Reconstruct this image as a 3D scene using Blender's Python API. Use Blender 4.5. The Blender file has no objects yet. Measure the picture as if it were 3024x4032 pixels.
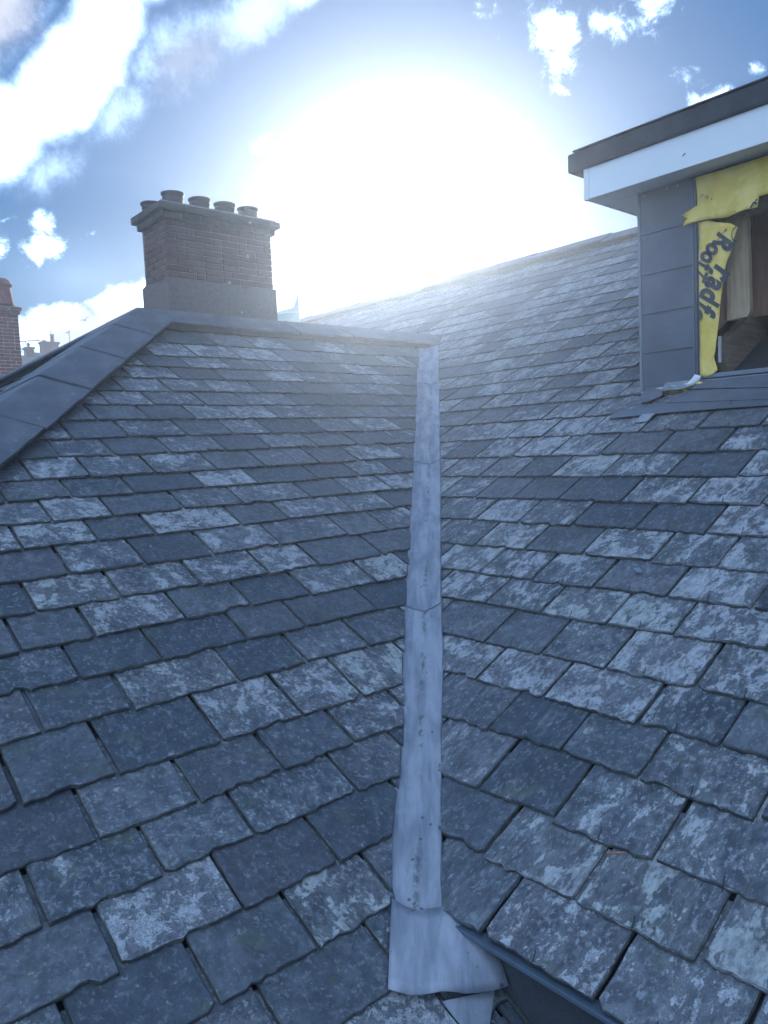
import bpy, bmesh, math, random
from mathutils import Vector, Matrix
R_ = math.radians
rng = random.Random(11)
scene = bpy.context.scene

# ------------------------------------------------------------------ camera
cd = bpy.data.cameras.new("camera"); cam = bpy.data.objects.new("camera", cd)
scene.collection.objects.link(cam); scene.camera = cam
YAW, PIT, ROLL = R_(49.0337267), R_(4.81906232), R_(-2.57985844)
fw = Vector((math.cos(YAW)*math.cos(PIT), math.sin(YAW)*math.cos(PIT), -math.sin(PIT)))
r0 = Vector((math.sin(YAW), -math.cos(YAW), 0)); u0 = r0.cross(fw)
cr = r0*math.cos(ROLL)+u0*math.sin(ROLL); cu = -r0*math.sin(ROLL)+u0*math.cos(ROLL)
cam.matrix_world = Matrix((( cr.x, cu.x, -fw.x, 0), (cr.y, cu.y, -fw.y, 0), (cr.z, cu.z, -fw.z, 0), (0, 0, 0, 1)))
cd.sensor_fit = 'VERTICAL'; cd.sensor_height = 24; cd.lens = 24*2980.8446/4032
cd.clip_start = .05; cd.clip_end = 3000

scene.cycles.max_bounces = 5; scene.cycles.diffuse_bounces = 3; scene.cycles.glossy_bounces = 2; scene.cycles.volume_bounces = 0

# ------------------------------------------------------------------ sun, sky
SUN = Vector((0.666, 0.701, 0.255)).normalized()
SUN_EL = math.asin(SUN.z); SUN_AZ = math.atan2(SUN.y, SUN.x)
SKY_STR = .115
scene.view_settings.view_transform = 'Standard'; scene.view_settings.look = 'None'
scene.view_settings.gamma = 1; scene.view_settings.use_curve_mapping = False
scene.view_settings.exposure = 0.68
sl = bpy.data.lights.new("sun", 'SUN'); sl.energy = 3.6; sl.angle = R_(.5); sl.color = (1, .93, .82)
so = bpy.data.objects.new("sun", sl); scene.collection.objects.link(so)
so.rotation_euler = SUN.to_track_quat('Z', 'Y').to_euler(); so.location = (20, 20, 20)


class NT:
    """small helper for wiring node trees"""
    def __init__(s, tree): s.t = tree; s.n = tree.nodes; s.l = tree.links
    def new(s, typ, **kw):
        n = s.n.new(typ)
        for k, v in kw.items(): setattr(n, k, v)
        return n
    def put(s, sock, v):
        if v is None: return
        if hasattr(v, 'is_output') or isinstance(v, bpy.types.NodeSocket): s.l.new(v, sock)
        else: sock.default_value = v
    def m(s, op, a, b=None, c=None, clamp=False):
        n = s.new('ShaderNodeMath', operation=op, use_clamp=clamp)
        s.put(n.inputs[0], a); s.put(n.inputs[1], b)
        if c is not None: s.put(n.inputs[2], c)
        return n.outputs[0]
    def vm(s, op, a, b=None):
        n = s.new('ShaderNodeVectorMath', operation=op)
        s.put(n.inputs[0], a)
        if b is not None: s.put(n.inputs[1], b)
        return n.outputs['Value'] if op in ('DOT_PRODUCT', 'LENGTH') else n.outputs[0]
    def mapr(s, v, a, b, c=0., d=1., smooth=True):
        n = s.new('ShaderNodeMapRange'); n.clamp = True
        if smooth: n.interpolation_type = 'SMOOTHSTEP'
        for i, x in enumerate((v, a, b, c, d)): s.put(n.inputs[i], x)
        return n.outputs[0]
    def noise(s, vec, scale, detail=4, rough=.55, dist=0., dim='3D'):
        n = s.new('ShaderNodeTexNoise', noise_dimensions=dim)
        s.put(n.inputs['Vector'], vec); n.inputs['Scale'].default_value = scale
        n.inputs['Detail'].default_value = detail; n.inputs['Roughness'].default_value = rough
        n.inputs['Distortion'].default_value = dist
        return n.outputs['Fac']
    def mix(s, f, a, b, mode='MIX'):
        n = s.new('ShaderNodeMix', data_type='RGBA', blend_type=mode)
        s.put(n.inputs[0], f)
        for i, v in ((6, a), (7, b)):
            s.put(n.inputs[i], (*v, 1) if isinstance(v, tuple) and len(v) == 3 else v)
        return n.outputs[2]
    def mapping(s, vec, loc=(0, 0, 0), rot=(0, 0, 0), sc=(1, 1, 1), typ='POINT'):
        n = s.new('ShaderNodeMapping', vector_type=typ)
        s.put(n.inputs[0], vec); n.inputs['Location'].default_value = loc
        n.inputs['Rotation'].default_value = rot; n.inputs['Scale'].default_value = sc
        return n.outputs[0]


world = bpy.data.worlds.new("World"); scene.world = world; world.use_nodes = True
W = NT(world.node_tree); W.n.clear()
sky = W.new('ShaderNodeTexSky', sky_type='NISHITA', sun_disc=False)
sky.sun_elevation = SUN_EL; sky.sun_rotation = math.pi/2-SUN_AZ
sky.air_density = 1.0; sky.dust_density = .15; sky.ozone_density = 4.0; sky.altitude = 50
gen = W.new('ShaderNodeTexCoord').outputs['Generated']
dirn = W.vm('NORMALIZE', gen)
sep = W.new('ShaderNodeSeparateXYZ'); W.l.new(dirn, sep.inputs[0])
AZ = W.m('MULTIPLY', W.m('ARCTAN2', sep.outputs[1], sep.outputs[0]), 180/math.pi)
EL = W.m('MULTIPLY', W.m('ARCSINE', sep.outputs[2]), 180/math.pi)
cmb = W.new('ShaderNodeCombineXYZ'); W.l.new(AZ, cmb.inputs[0]); W.l.new(EL, cmb.inputs[1])
AE = cmb.outputs[0]
# the air around the sun glows
cosang = W.vm('DOT_PRODUCT', dirn, tuple(SUN))
ang = W.m('MULTIPLY', W.m('ARCCOSINE', W.m('MINIMUM', cosang, .999999)), 180/math.pi)
glow = W.m('MULTIPLY', W.m('EXPONENT', W.m('MULTIPLY', ang, -1/3.0)), 4.0)
glow2 = W.m('MULTIPLY', W.m('EXPONENT', W.m('MULTIPLY', ang, -1/12.)), .12)
AUR = W.m('ADD', glow, glow2)


def blobs(lst):
    """sum of soft elliptical cloud bodies: (azimuth, elevation, half width, half height, tilt, weight)"""
    tot = None
    for az, el, ra, re, rot, w in lst:
        v = W.mapping(AE, (az, el, 0), (0, 0, R_(rot)), (ra, re, 1), 'TEXTURE')
        f = W.m('MULTIPLY', W.m('MAXIMUM', W.m('SUBTRACT', 1, W.vm('LENGTH', v)), 0), w)
        tot = f if tot is None else W.m('MAXIMUM', tot, f)
    return tot


# (azimuth grows to the left of the view, elevation upwards; degrees)
dsc = W.new('ShaderNodeVectorMath', operation='SCALE'); W.l.new(dirn, dsc.inputs[0]); dsc.inputs['Scale'].default_value = 57.3
D57 = dsc.outputs[0]
n_soft = W.noise(D57, .30, 8, .64, .25)
n_fine = W.noise(D57, .62, 8, .70, .35)
# fibres run up and to the right, as cirrus combed by the wind
n_streak = W.noise(W.mapping(D57, rot=(0, 0, R_(49)), sc=(1, 1.0, .62)), .85, 8, .72, .2)
big = blobs([(73.8, 20.6, 6.5, 3.9, -42, 1.9), (69.6, 24.0, 7.5, 3.8, -44, 2.2), (66.6, 27.5, 5.5, 3.3, -46, 2.0), (75.0, 27.5, 8, 5.5, -40, 1.7), (63.5, 30.5, 5, 2.8, -38, 1.8), (79, 17, 8, 4.0, -30, 1.6), (60, 34, 10, 4, -30, 1.5)])
gate = lambda f, a=.02, b=.22: W.mapr(f, a, b)
c_big = W.m('MULTIPLY', W.mapr(W.m('ADD', big, W.m('MULTIPLY', W.m('SUBTRACT', n_soft, .5), 1.3)), .30, 1.30), gate(big, .0, .6))
stre = blobs([(62, 26.2, 6.8, 3.8, -24, 1.3), (57, 28.4, 7, 2.7, -24, 1.4), (66.5, 22.8, 5, 2.6, -34, 1.1), (71, 19, 5, 2.4, -36, 1.0), (53, 29.8, 4.5, 1.5, -24, 1.3), (76, 14.5, 6, 3.2, 0, .7)])
c_str = W.m('MULTIPLY', W.mapr(W.m('ADD', stre, W.m('MULTIPLY', W.m('SUBTRACT', n_streak, .5), 1.25)), .12, 1.15), W.m('MULTIPLY', gate(stre, 0, .7), .56))
wisp = blobs([(35.3, 26.6, 3.6, 2.6, 30, 1.5), (35.2, 24.9, 2.0, 2.6, 0, 1.2), (31.9, 26.6, 2.8, 1.9, 20, 1.3), (28.9, 26.6, 3.4, 2.4, 0, 1.0),
              (40.6, 28.3, 2.2, 1.1, 0, .85), (39.6, 26.6, 1.0, 1.2, 0, .6), (35.4, 23.3, 1.7, .8, 20, 1.1), (26.9, 22.7, 2.4, 1.2, 15, 1.0),
              (25.6, 21.1, 2.2, 1.5, 10, 1.5), (22.6, 22.3, 1.0, .8, 0, .9), (56.4, 21.4, 2.4, 1.0, -35, 1.1), (71.8, 15.7, 1.6, 1.3, -20, 1.3),
              (72.1, 14.1, 2.5, 1.5, -28, 1.6), (74.8, 13.9, 1.6, 1.3, -30, 1.5), (69.4, 15.0, 1.7, .45, -25, .75), (74.0, 15.9, 1.5, .5, -10, .7),
              (27.4, 28.6, 3.2, .9, 0, .8), (68, 11.9, 2.2, .5, 0, .7), (18, 27, 5, 2.5, 10, 1.1), (8, 20, 6, 2, -8, 1.1)])
c_wsp = W.m('MULTIPLY', W.mapr(W.m('ADD', wisp, W.m('MULTIPLY', W.m('SUBTRACT', n_fine, .5), 3.2)), .30, 1.35), gate(wisp, .0, .5))
cum = blobs([(71, 8.8, 5.2, 2.8, 0, 1.7), (67, 10.0, 3.6, 3.0, 0, 1.8), (64.5, 10.8, 4.0, 2.8, 0, 1.6), (76, 6.5, 7, 2.2, 0, 1.6), (60, 8, 8, 2.6, 0, 1.4), (95, 6, 18, 3.2, 0, 1.5), (20, 5, 22, 3, 0, 1.3)])
c_cum = W.m('MULTIPLY', W.mapr(W.m('ADD', cum, W.m('MULTIPLY', W.m('SUBTRACT', n_fine, .5), 1.4)), .28, .85), gate(cum))
gr = blobs([(74.0, 27.6, 5.6, 4.0, -40, 1.9), (61, 25.6, 6.5, 3.4, -24, 1.15), (69.3, 7.9, 4.6, 2.3, 10, 1.7), (66.3, 9.6, 3.0, 2.0, 0, 1.6), (68.9, 9.6, 2.2, 1.7, 0, 1.5), (74, 6.5, 5, 1.6, 0, 1.3), (76, 31, 7, 4, -30, 1.6), (90, 5, 15, 2, 0, 1.5)])
greyf = W.m('MULTIPLY', W.mapr(W.m('ADD', gr, W.m('MULTIPLY', W.m('SUBTRACT', n_fine, .5), 1.2)), .25, .85), gate(gr))
# unseen broken cloud well outside the view, thickened to brighten the shaded roofs
rest = W.noise(W.mapping(dirn, sc=(1, 1, 2.2)), 2.2, 7, .58, .3)
away = W.mapr(W.vm('DOT_PRODUCT', dirn, tuple(fw)), .55, .1)
c_fill = W.m('MULTIPLY', W.mapr(rest, .42, .60), away)
cover = W.m('MAXIMUM', W.m('MAXIMUM', c_big, c_str), W.m('MAXIMUM', W.m('MAXIMUM', c_wsp, c_cum), c_fill), clamp=True)
milk = blobs([(70, 12.5, 9, 4.5, 0, .55), (60, 9, 12, 4, 0, .5)])
cover = W.m('MAXIMUM', cover, W.m('MULTIPLY', milk, .55))
cover = W.m('POWER', cover, 1.9)
ccol = W.mix(greyf, (1.42, 1.96, 2.75), (.52, .55, .66))
# soften the sky's range between sunward and far side, keeping its hue
sk_s = W.vm('DOT_PRODUCT', sky.outputs[0], (.25, .55, .20))
sk_k = W.m('MULTIPLY', W.m('POWER', W.m('MAXIMUM', sk_s, .05), -.62), .86)
sk_c = W.new('ShaderNodeHueSaturation'); sk_c.inputs['Hue'].default_value = .505; sk_c.inputs['Saturation'].default_value = 1.38
W.l.new(sky.outputs[0], sk_c.inputs['Color'])
sk_v = W.new('ShaderNodeVectorMath', operation='SCALE'); W.l.new(sk_c.outputs[0], sk_v.inputs[0]); W.l.new(sk_k, sk_v.inputs['Scale'])
bg1 = W.new('ShaderNodeBackground'); W.l.new(sk_v.outputs[0], bg1.inputs[0]); bg1.inputs[1].default_value = SKY_STR
bg2 = W.new('ShaderNodeBackground'); W.l.new(ccol, bg2.inputs[0]); bg2.inputs[1].default_value = .88
mx = W.new('ShaderNodeMixShader'); W.l.new(cover, mx.inputs[0]); W.l.new(bg1.outputs[0], mx.inputs[1]); W.l.new(bg2.outputs[0], mx.inputs[2])
bg3 = W.new('ShaderNodeBackground'); bg3.inputs[0].default_value = (.97, 1, 1, 1); W.l.new(AUR, bg3.inputs[1])
ad = W.new('ShaderNodeAddShader'); W.l.new(mx.outputs[0], ad.inputs[0]); W.l.new(bg3.outputs[0], ad.inputs[1])
out = W.new('ShaderNodeOutputWorld'); W.l.new(ad.outputs[0], out.inputs[0])
world.cycles.sampling_method = 'MANUAL'; world.cycles.sample_map_resolution = 1024

# ------------------------------------------------------------------ helpers
C = scene.collection


def obj(name, verts, faces, mat, parent=None, smooth=False, loc=None, attrs=None, mesh=None):
    if mesh is None:
        mesh = bpy.data.meshes.new(name); mesh.from_pydata([tuple(v) for v in verts], [], faces)
        if mat: mesh.materials.append(mat)
        if smooth: mesh.shade_smooth()
        if attrs:
            for k, (typ, vals) in attrs.items():
                a = mesh.attributes.new(k, typ, 'POINT')
                a.data.foreach_set('vector' if typ == 'FLOAT_VECTOR' else 'value', vals)
        mesh.update()
    o = bpy.data.objects.new(name, mesh); C.objects.link(o)
    if loc is not None: o.location = loc
    if parent: o.parent = parent
    return o


def thing(name, label, cat, group=None, loc=(0, 0, 0)):
    o = bpy.data.objects.new(name, None); C.objects.link(o); o.location = loc
    o.empty_display_size = .1
    return tag(o, label, cat, group)


def tag(o, label=None, cat=None, group=None, kind=None):
    if label: o['label'] = label
    if cat: o['category'] = cat
    if group: o['group'] = group
    if kind: o['kind'] = kind
    return o


class MB:
    """collects geometry for ONE mesh object"""
    def __init__(s): s.v = []; s.f = []
    def box(s, a, b):
        (x0, y0, z0), (x1, y1, z1) = a, b; n = len(s.v)
        s.v += [(x0, y0, z0), (x1, y0, z0), (x1, y1, z0), (x0, y1, z0), (x0, y0, z1), (x1, y0, z1), (x1, y1, z1), (x0, y1, z1)]
        s.f += [tuple(n+i for i in q) for q in ((0, 3, 2, 1), (4, 5, 6, 7), (0, 1, 5, 4), (1, 2, 6, 5), (2, 3, 7, 6), (3, 0, 4, 7))]
        return s
    def prism(s, pts, off):
        """closed polygon pts extruded by vector off"""
        n = len(s.v); k = len(pts); off = Vector(off)
        s.v += [tuple(p) for p in pts]+[tuple(Vector(p)+off) for p in pts]
        s.f += [tuple(range(n, n+k)), tuple(range(n+2*k-1, n+k-1, -1))]
        s.f += [(n+i, n+k+i, n+k+(i+1) % k, n+(i+1) % k) for i in range(k)]
        return s
    def tube(s, pts, r, seg=6):
        pts = [Vector(p) for p in pts]; n = len(s.v)
        for i, p in enumerate(pts):
            d = (pts[min(i+1, len(pts)-1)]-pts[max(i-1, 0)]).normalized()
            a = d.cross(Vector((0, 0, 1)) if abs(d.z) < .9 else Vector((1, 0, 0))).normalized(); b = d.cross(a)
            rr = r[i] if isinstance(r, (list, tuple)) else r
            for j in range(seg):
                t = 2*math.pi*j/seg; s.v.append(tuple(p+a*math.cos(t)*rr+b*math.sin(t)*rr))
        for i in range(len(pts)-1):
            for j in range(seg):
                s.f.append((n+i*seg+j, n+i*seg+(j+1) % seg, n+(i+1)*seg+(j+1) % seg, n+(i+1)*seg+j))
        s.f += [tuple(range(n+seg-1, n-1, -1)), tuple(range(n+(len(pts)-1)*seg, n+len(pts)*seg))]
        return s
    def grid(s, rows):
        n = len(s.v); w = len(rows[0])
        for r in rows: s.v += [tuple(p) for p in r]
        for i in range(len(rows)-1):
            for j in range(w-1): s.f.append((n+i*w+j, n+i*w+j+1, n+(i+1)*w+j+1, n+(i+1)*w+j))
        return s
    def lathe(s, prof, cx, cy, seg=28):
        n = len(s.v)
        for r, z in prof:
            for j in range(seg):
                t = 2*math.pi*j/seg; s.v.append((cx+r*math.cos(t), cy+r*math.sin(t), z))
        for i in range(len(prof)-1):
            for j in range(seg): s.f.append((n+i*seg+j, n+i*seg+(j+1) % seg, n+(i+1)*seg+(j+1) % seg, n+(i+1)*seg+j))
        return s
    def build(s, name, mat, parent=None, smooth=False, bevel=0, solid=0, fix=False, **kw):
        o = obj(name, s.v, s.f, mat, parent, smooth, **kw)
        if fix or bevel:
            bm = bmesh.new(); bm.from_mesh(o.data); bmesh.ops.recalc_face_normals(bm, faces=bm.faces); bm.to_mesh(o.data); bm.free()
        if solid:
            m = o.modifiers.new('thick', 'SOLIDIFY'); m.thickness = solid; m.offset = -1
        if bevel:
            m = o.modifiers.new('bevel', 'BEVEL'); m.width = bevel; m.segments = 2; m.limit_method = 'ANGLE'
        return o


# ------------------------------------------------------------------ materials
def mat(name):
    m = bpy.data.materials.new(name); m.use_nodes = True
    T = NT(m.node_tree); T.n.clear()
    b = T.new('ShaderNodeBsdfPrincipled'); o = T.new('ShaderNodeOutputMaterial'); T.l.new(b.outputs[0], o.inputs[0])
    return m, T, b


def bump(T, b, h, dist=.002, strength=1.):
    n = T.new('ShaderNodeBump'); n.inputs['Distance'].default_value = dist; n.inputs['Strength'].default_value = strength
    T.l.new(h, n.inputs['Height']); T.l.new(n.outputs[0], b.inputs['Normal'])


def plain(name, col, rough=.6, var=.15, scale=8., bd=.0008, spec=.5, metal=0.):
    m, T, b = mat(name)
    co = T.new('ShaderNodeTexCoord').outputs['Object']
    n = T.noise(co, scale, 6, .6); n2 = T.noise(co, scale*9, 4, .6)
    f = T.m('ADD', T.m('MULTIPLY', n, .7), T.m('MULTIPLY', n2, .3))
    d = tuple(max(0, c*(1-var)) for c in col); l = tuple(min(1, c*(1+var)) for c in col)
    T.l.new(T.mix(T.mapr(f, .35, .65), d, l), b.inputs['Base Color'])
    b.inputs['Roughness'].default_value = rough; b.inputs['Specular IOR Level'].default_value = spec; b.inputs['Metallic'].default_value = metal
    bump(T, b, f, bd)
    return m


def scuffed(name, col):
    m, T, b = mat(name)
    co = T.new('ShaderNodeTexCoord').outputs['Object']
    gr_ = T.noise(T.mapping(co, sc=(1, .05, 1)), 160, 4, .6); n = T.noise(co, 3, 5, .6)
    sc_ = T.noise(T.mapping(co, sc=(1, .5, 1.6)), 13, 8, .75, .6)
    c = T.mix(T.mapr(n, .35, .65), tuple(x*.86 for x in col), tuple(x*1.12 for x in col))
    c = T.mix(T.m('MULTIPLY', T.mapr(gr_, .4, .7), .25), c, tuple(x*.7 for x in col))
    c = T.mix(T.m('MULTIPLY', T.mapr(sc_, .645, .70), .55), c, (.30, .33, .36))
    T.l.new(c, b.inputs['Base Color']); b.inputs['Roughness'].default_value = .6
    bump(T, b, gr_, .0008)
    return m


def slate_mat():
    m, T, b = mat('weathered_slate')
    a = T.new('ShaderNodeAttribute'); a.attribute_name = 'sco'; co = a.outputs['Vector']
    p = T.new('ShaderNodeAttribute'); p.attribute_name = 'prm'
    ps = T.new('ShaderNodeSeparateXYZ'); T.l.new(p.outputs['Vector'], ps.inputs[0])
    rnd, lich, grain_ = ps.outputs
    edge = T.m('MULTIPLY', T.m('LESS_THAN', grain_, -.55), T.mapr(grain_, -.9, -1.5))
    grain = T.m('MAXIMUM', grain_, 0.)
    st = T.mapping(co, rot=(0, 0, R_(8)), sc=(1, .42, 1))       # split grain runs down the slate
    cog = T.new('ShaderNodeMix', data_type='VECTOR'); T.l.new(grain, cog.inputs[0]); T.l.new(co, cog.inputs[4]); T.l.new(st, cog.inputs[5])
    cg = cog.outputs[1]
    big = T.noise(cg, 8., 10, .72, .35); med = T.noise(cg, 24, 8, .7, .3); fine = T.noise(cg, 74, 6, .72)
    spk = T.noise(co, 260, 3, .6)
    # body colour differs from slate to slate
    base = T.mix(T.mapr(rnd, .0, 1.), (.046, .062, .084), (.108, .124, .148))
    base = T.mix(T.m('MULTIPLY', T.mapr(T.m('FRACT', T.m('MULTIPLY', rnd, 7.31)), .55, .95), .4), base, (.105, .098, .118))
    base = T.mix(T.mapr(med, .40, .60), T.mix(.55, base, (.022, .030, .040)), base)
    base = T.mix(T.m('MULTIPLY', T.mapr(T.noise(co, 3.2, 3, .5), .52, .66), .5), base, (.028, .038, .050))       # damp, sooty areas
    mot = T.m('ADD', T.m('MULTIPLY', fine, .55), T.m('MULTIPLY', T.noise(cg, 38, 8, .75, .5), .45))
    base = T.mix(T.m('MULTIPLY', T.mapr(mot, .51, .60), T.mapr(lich, 0., 1., .30, .9, smooth=False)), base, (.25, .28, .315))
    base = T.mix(T.m('MULTIPLY', T.mapr(T.noise(co, 9, 5, .65), .57, .68), .55), base, (.075, .098, .070))
    # pale lichen crust: clear-edged patches whose cover is set per slate
    thr = T.mapr(lich, 0., 1., .665, .480, smooth=False)
    f1 = T.m('ADD', T.m('MULTIPLY', big, .62), T.m('ADD', T.m('MULTIPLY', med, .26), T.m('MULTIPLY', fine, .12)))
    lm = T.mapr(T.m('SUBTRACT', f1, thr), -.006, .030)
    soft = T.m('MULTIPLY', T.mapr(T.m('SUBTRACT', f1, thr), -.09, .01), .22)
    dots = T.m('MULTIPLY', T.mapr(T.noise(co, 42, 2, .45), .685, .715), T.mapr(lich, 0., 1., .5, 1., smooth=False))
    lich_c = T.mix(T.mapr(spk, .3, .7), (.205, .23, .26), (.45, .475, .505))
    lich_c = T.mix(T.mapr(T.m('FRACT', T.m('MULTIPLY', rnd, 3.7)), .6, 1.), lich_c, (.33, .36, .37))
    cov = T.m('MAXIMUM', T.m('MULTIPLY', lm, T.mapr(fine, .30, .55, .45, 1.)), T.m('MULTIPLY', dots, .8), clamp=True)
    cov = T.m('MAXIMUM', cov, soft)
    lich_c = T.mix(T.mapr(med, .38, .62), T.mix(.45, lich_c, base), lich_c)
    col = T.mix(cov, base, lich_c)
    col = T.mix(T.m('MULTIPLY', edge, .8), col, T.mix(T.mapr(med, .42, .58), (.030, .036, .034), (.085, .085, .072)))     # moss and soot on the broken edges, darkened further to paint in joint shade
    T.l.new(col, b.inputs['Base Color'])
    T.l.new(T.mapr(cov, 0., 1., .50, .85, smooth=False), b.inputs['Roughness'])
    b.inputs['Specular IOR Level'].default_value = .5
    # flaking layers: stepped height
    lay = T.m('MULTIPLY', T.m('FLOOR', T.m('MULTIPLY', T.noise(cg, 5., 6, .6, .4), 9)), .12)
    h = T.m('ADD', T.m('ADD', lay, T.m('MULTIPLY', med, .5)), T.m('ADD', T.m('MULTIPLY', fine, .3), T.m('MULTIPLY', cov, .35)))
    bump(T, b, h, .0060, 1.)
    return m


def tile_mat(name='clay_ridge_tile', c0=(.052, .063, .084), c1=(.100, .114, .140)):
    m, T, b = mat(name)
    co = T.new('ShaderNodeTexCoord').outputs['Object']
    oi = T.new('ShaderNodeObjectInfo').outputs['Random']
    cv = T.vm('ADD', co, T.new('ShaderNodeCombineXYZ').outputs[0])
    n = T.noise(cv, 5, 8, .65, .3); n2 = T.noise(cv, 60, 5, .65); n3 = T.noise(cv, 16, 8, .7, .4)
    c = T.mix(T.mapr(n, .35, .68), c0, c1)
    c = T.mix(T.m('MULTIPLY', oi, .25), c, (.13, .14, .155))
    c = T.mix(T.m('MULTIPLY', T.mapr(n3, .60, .68), .55), c, (.22, .24, .26))
    c = T.mix(T.m('MULTIPLY', T.mapr(n2, .55, .75), .35), c, (.20, .21, .22))
    T.l.new(c, b.inputs['Base Color']); b.inputs['Roughness'].default_value = .62
    bump(T, b, T.m('ADD', n2, T.m('MULTIPLY', n3, .8)), .0016)
    return m


def lead_mat():
    m, T, b = mat('grey_lead_sheet')
    co = T.new('ShaderNodeTexCoord').outputs['Object']
    # stains drawn out down the fall of the valley
    ln = T.mapping(T.mapping(co, rot=(0, 0, R_(-45))), sc=(1, 5.5, 1))
    n = T.noise(ln, 3.2, 7, .62, .4); n2 = T.noise(co, 45, 5, .6); n3 = T.noise(co, 7, 6, .6, .6)
    c = T.mix(T.mapr(n, .34, .68), (.165, .19, .235), (.30, .325, .375))
    c = T.mix(T.m('MULTIPLY', T.mapr(n3, .5, .66), .35), c, (.33, .35, .43))
    a = T.new('ShaderNodeAttribute'); a.attribute_name = 'crease'
    dirt = T.m('MULTIPLY', T.mapr(a.outputs['Fac'], .80, 1.), T.m('MULTIPLY', T.mapr(T.noise(co, 34, 6, .75), .47, .58), T.mapr(T.noise(co, 4.5, 3, .6), .44, .60)))
    sp = T.new('ShaderNodeTexVoronoi'); sp.inputs['Scale'].default_value = 30; T.l.new(co, sp.inputs['Vector'])
    spc = T.new('ShaderNodeSeparateColor'); T.l.new(sp.outputs['Color'], spc.inputs[0])
    spots = T.m('MULTIPLY', T.mapr(sp.outputs['Distance'], .22, .12), T.m('GREATER_THAN', spc.outputs[0], .80))
    c = T.mix(T.m('MULTIPLY', T.m('MAXIMUM', dirt, spots), .85), c, (.07, .085, .075))
    T.l.new(c, b.inputs['Base Color']); b.inputs['Roughness'].default_value = .52; b.inputs['Metallic'].default_value = .25
    bump(T, b, T.m('ADD', T.m('MULTIPLY', n2, .25), T.m('ADD', n3, T.m('MULTIPLY', dirt, .6))), .003)
    return m


def brick_mat(name, cols, lich=.5):
    m, T, b = mat(name)
    g = T.new('ShaderNodeNewGeometry').outputs['Position']
    oi = T.new('ShaderNodeObjectInfo').outputs['Random']
    c = T.mix(oi, cols[0], cols[1])
    c = T.mix(T.m('MULTIPLY', T.mapr(T.m('FRACT', T.m('MULTIPLY', oi, 5.7)), .7, 1.), .7), c, cols[2])
    n = T.noise(g, 30, 6, .7); n2 = T.noise(g, 3.5, 5, .6, .3)
    c = T.mix(T.mapr(n, .35, .7, 0, .45), c, (.06, .045, .045))
    c = T.mix(T.m('MULTIPLY', T.mapr(n2, .5, .72), .55*lich), c, (.16, .165, .13))
    v = T.new('ShaderNodeTexVoronoi'); v.inputs['Scale'].default_value = 9; T.l.new(g, v.inputs['Vector'])
    vc = T.new('ShaderNodeSeparateColor'); T.l.new(v.outputs['Color'], vc.inputs[0])
    sp = T.m('MULTIPLY', T.mapr(T.m('ADD', v.outputs['Distance'], T.m('MULTIPLY', n, .12)), T.m('ADD', .12, T.m('MULTIPLY', vc.outputs[1], .22)), T.m('ADD', .09, T.m('MULTIPLY', vc.outputs[1], .2))), T.m('GREATER_THAN', vc.outputs[0], 1-.28*lich))
    c = T.mix(T.m('MULTIPLY', sp, .8), c, T.mix(vc.outputs[2], (.42, .42, .38), (.40, .36, .15)))
    T.l.new(c, b.inputs['Base Color']); b.inputs['Roughness'].default_value = .85
    bump(T, b, T.m('ADD', n, T.noise(g, 120, 3, .6)), .002)
    return m


def wood_mat(name, c0, c1, axis=2):
    m, T, b = mat(name)
    co = T.new('ShaderNodeTexCoord').outputs['Object']
    sc = [9, 9, 9]; sc[axis] = .8
    n = T.noise(T.mapping(co, sc=tuple(sc)), 4, 6, .6, .6); n2 = T.noise(co, 5, 4, .6)
    c = T.mix(T.mapr(T.m('ADD', T.m('MULTIPLY', n, .7), T.m('MULTIPLY', n2, .3)), .35, .65), c0, c1)
    v = T.new('ShaderNodeTexVoronoi'); v.inputs['Scale'].default_value = 6; T.l.new(co, v.inputs['Vector'])
    c = T.mix(T.mapr(v.outputs['Distance'], .13, .07), c, (.06, .035, .02))
    T.l.new(c, b.inputs['Base Color']); b.inputs['Roughness'].default_value = .75
    bump(T, b, n, .001)
    return m


def felt_mat():
    m, T, b = mat('mineral_felt')
    co = T.new('ShaderNodeTexCoord').outputs['Object']
    n = T.noise(co, 320, 2, .6); n2 = T.noise(co, 7, 4, .6)
    T.l.new(T.mix(T.mapr(T.m('ADD', T.m('MULTIPLY', n, .6), T.m('MULTIPLY', n2, .4)), .4, .62), (.024, .028, .037), (.052, .060, .073)), b.inputs['Base Color'])
    b.inputs['Roughness'].default_value = .9; bump(T, b, n, .002)
    return m


def membrane_mat():
    m, T, b = mat('yellow_membrane')
    co = T.new('ShaderNodeTexCoord').outputs['Object']
    n = T.noise(co, 6, 5, .6, .5); n2 = T.noise(co, 40, 4, .6)
    T.l.new(T.mix(T.mapr(n, .35, .7), (.70, .47, .075), (.84, .64, .19)), b.inputs['Base Color'])
    b.inputs['Roughness'].default_value = .55
    b.inputs['Transmission Weight'].default_value = 0
    bump(T, b, T.m('ADD', n, T.m('MULTIPLY', n2, .3)), .006)
    return m


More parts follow.
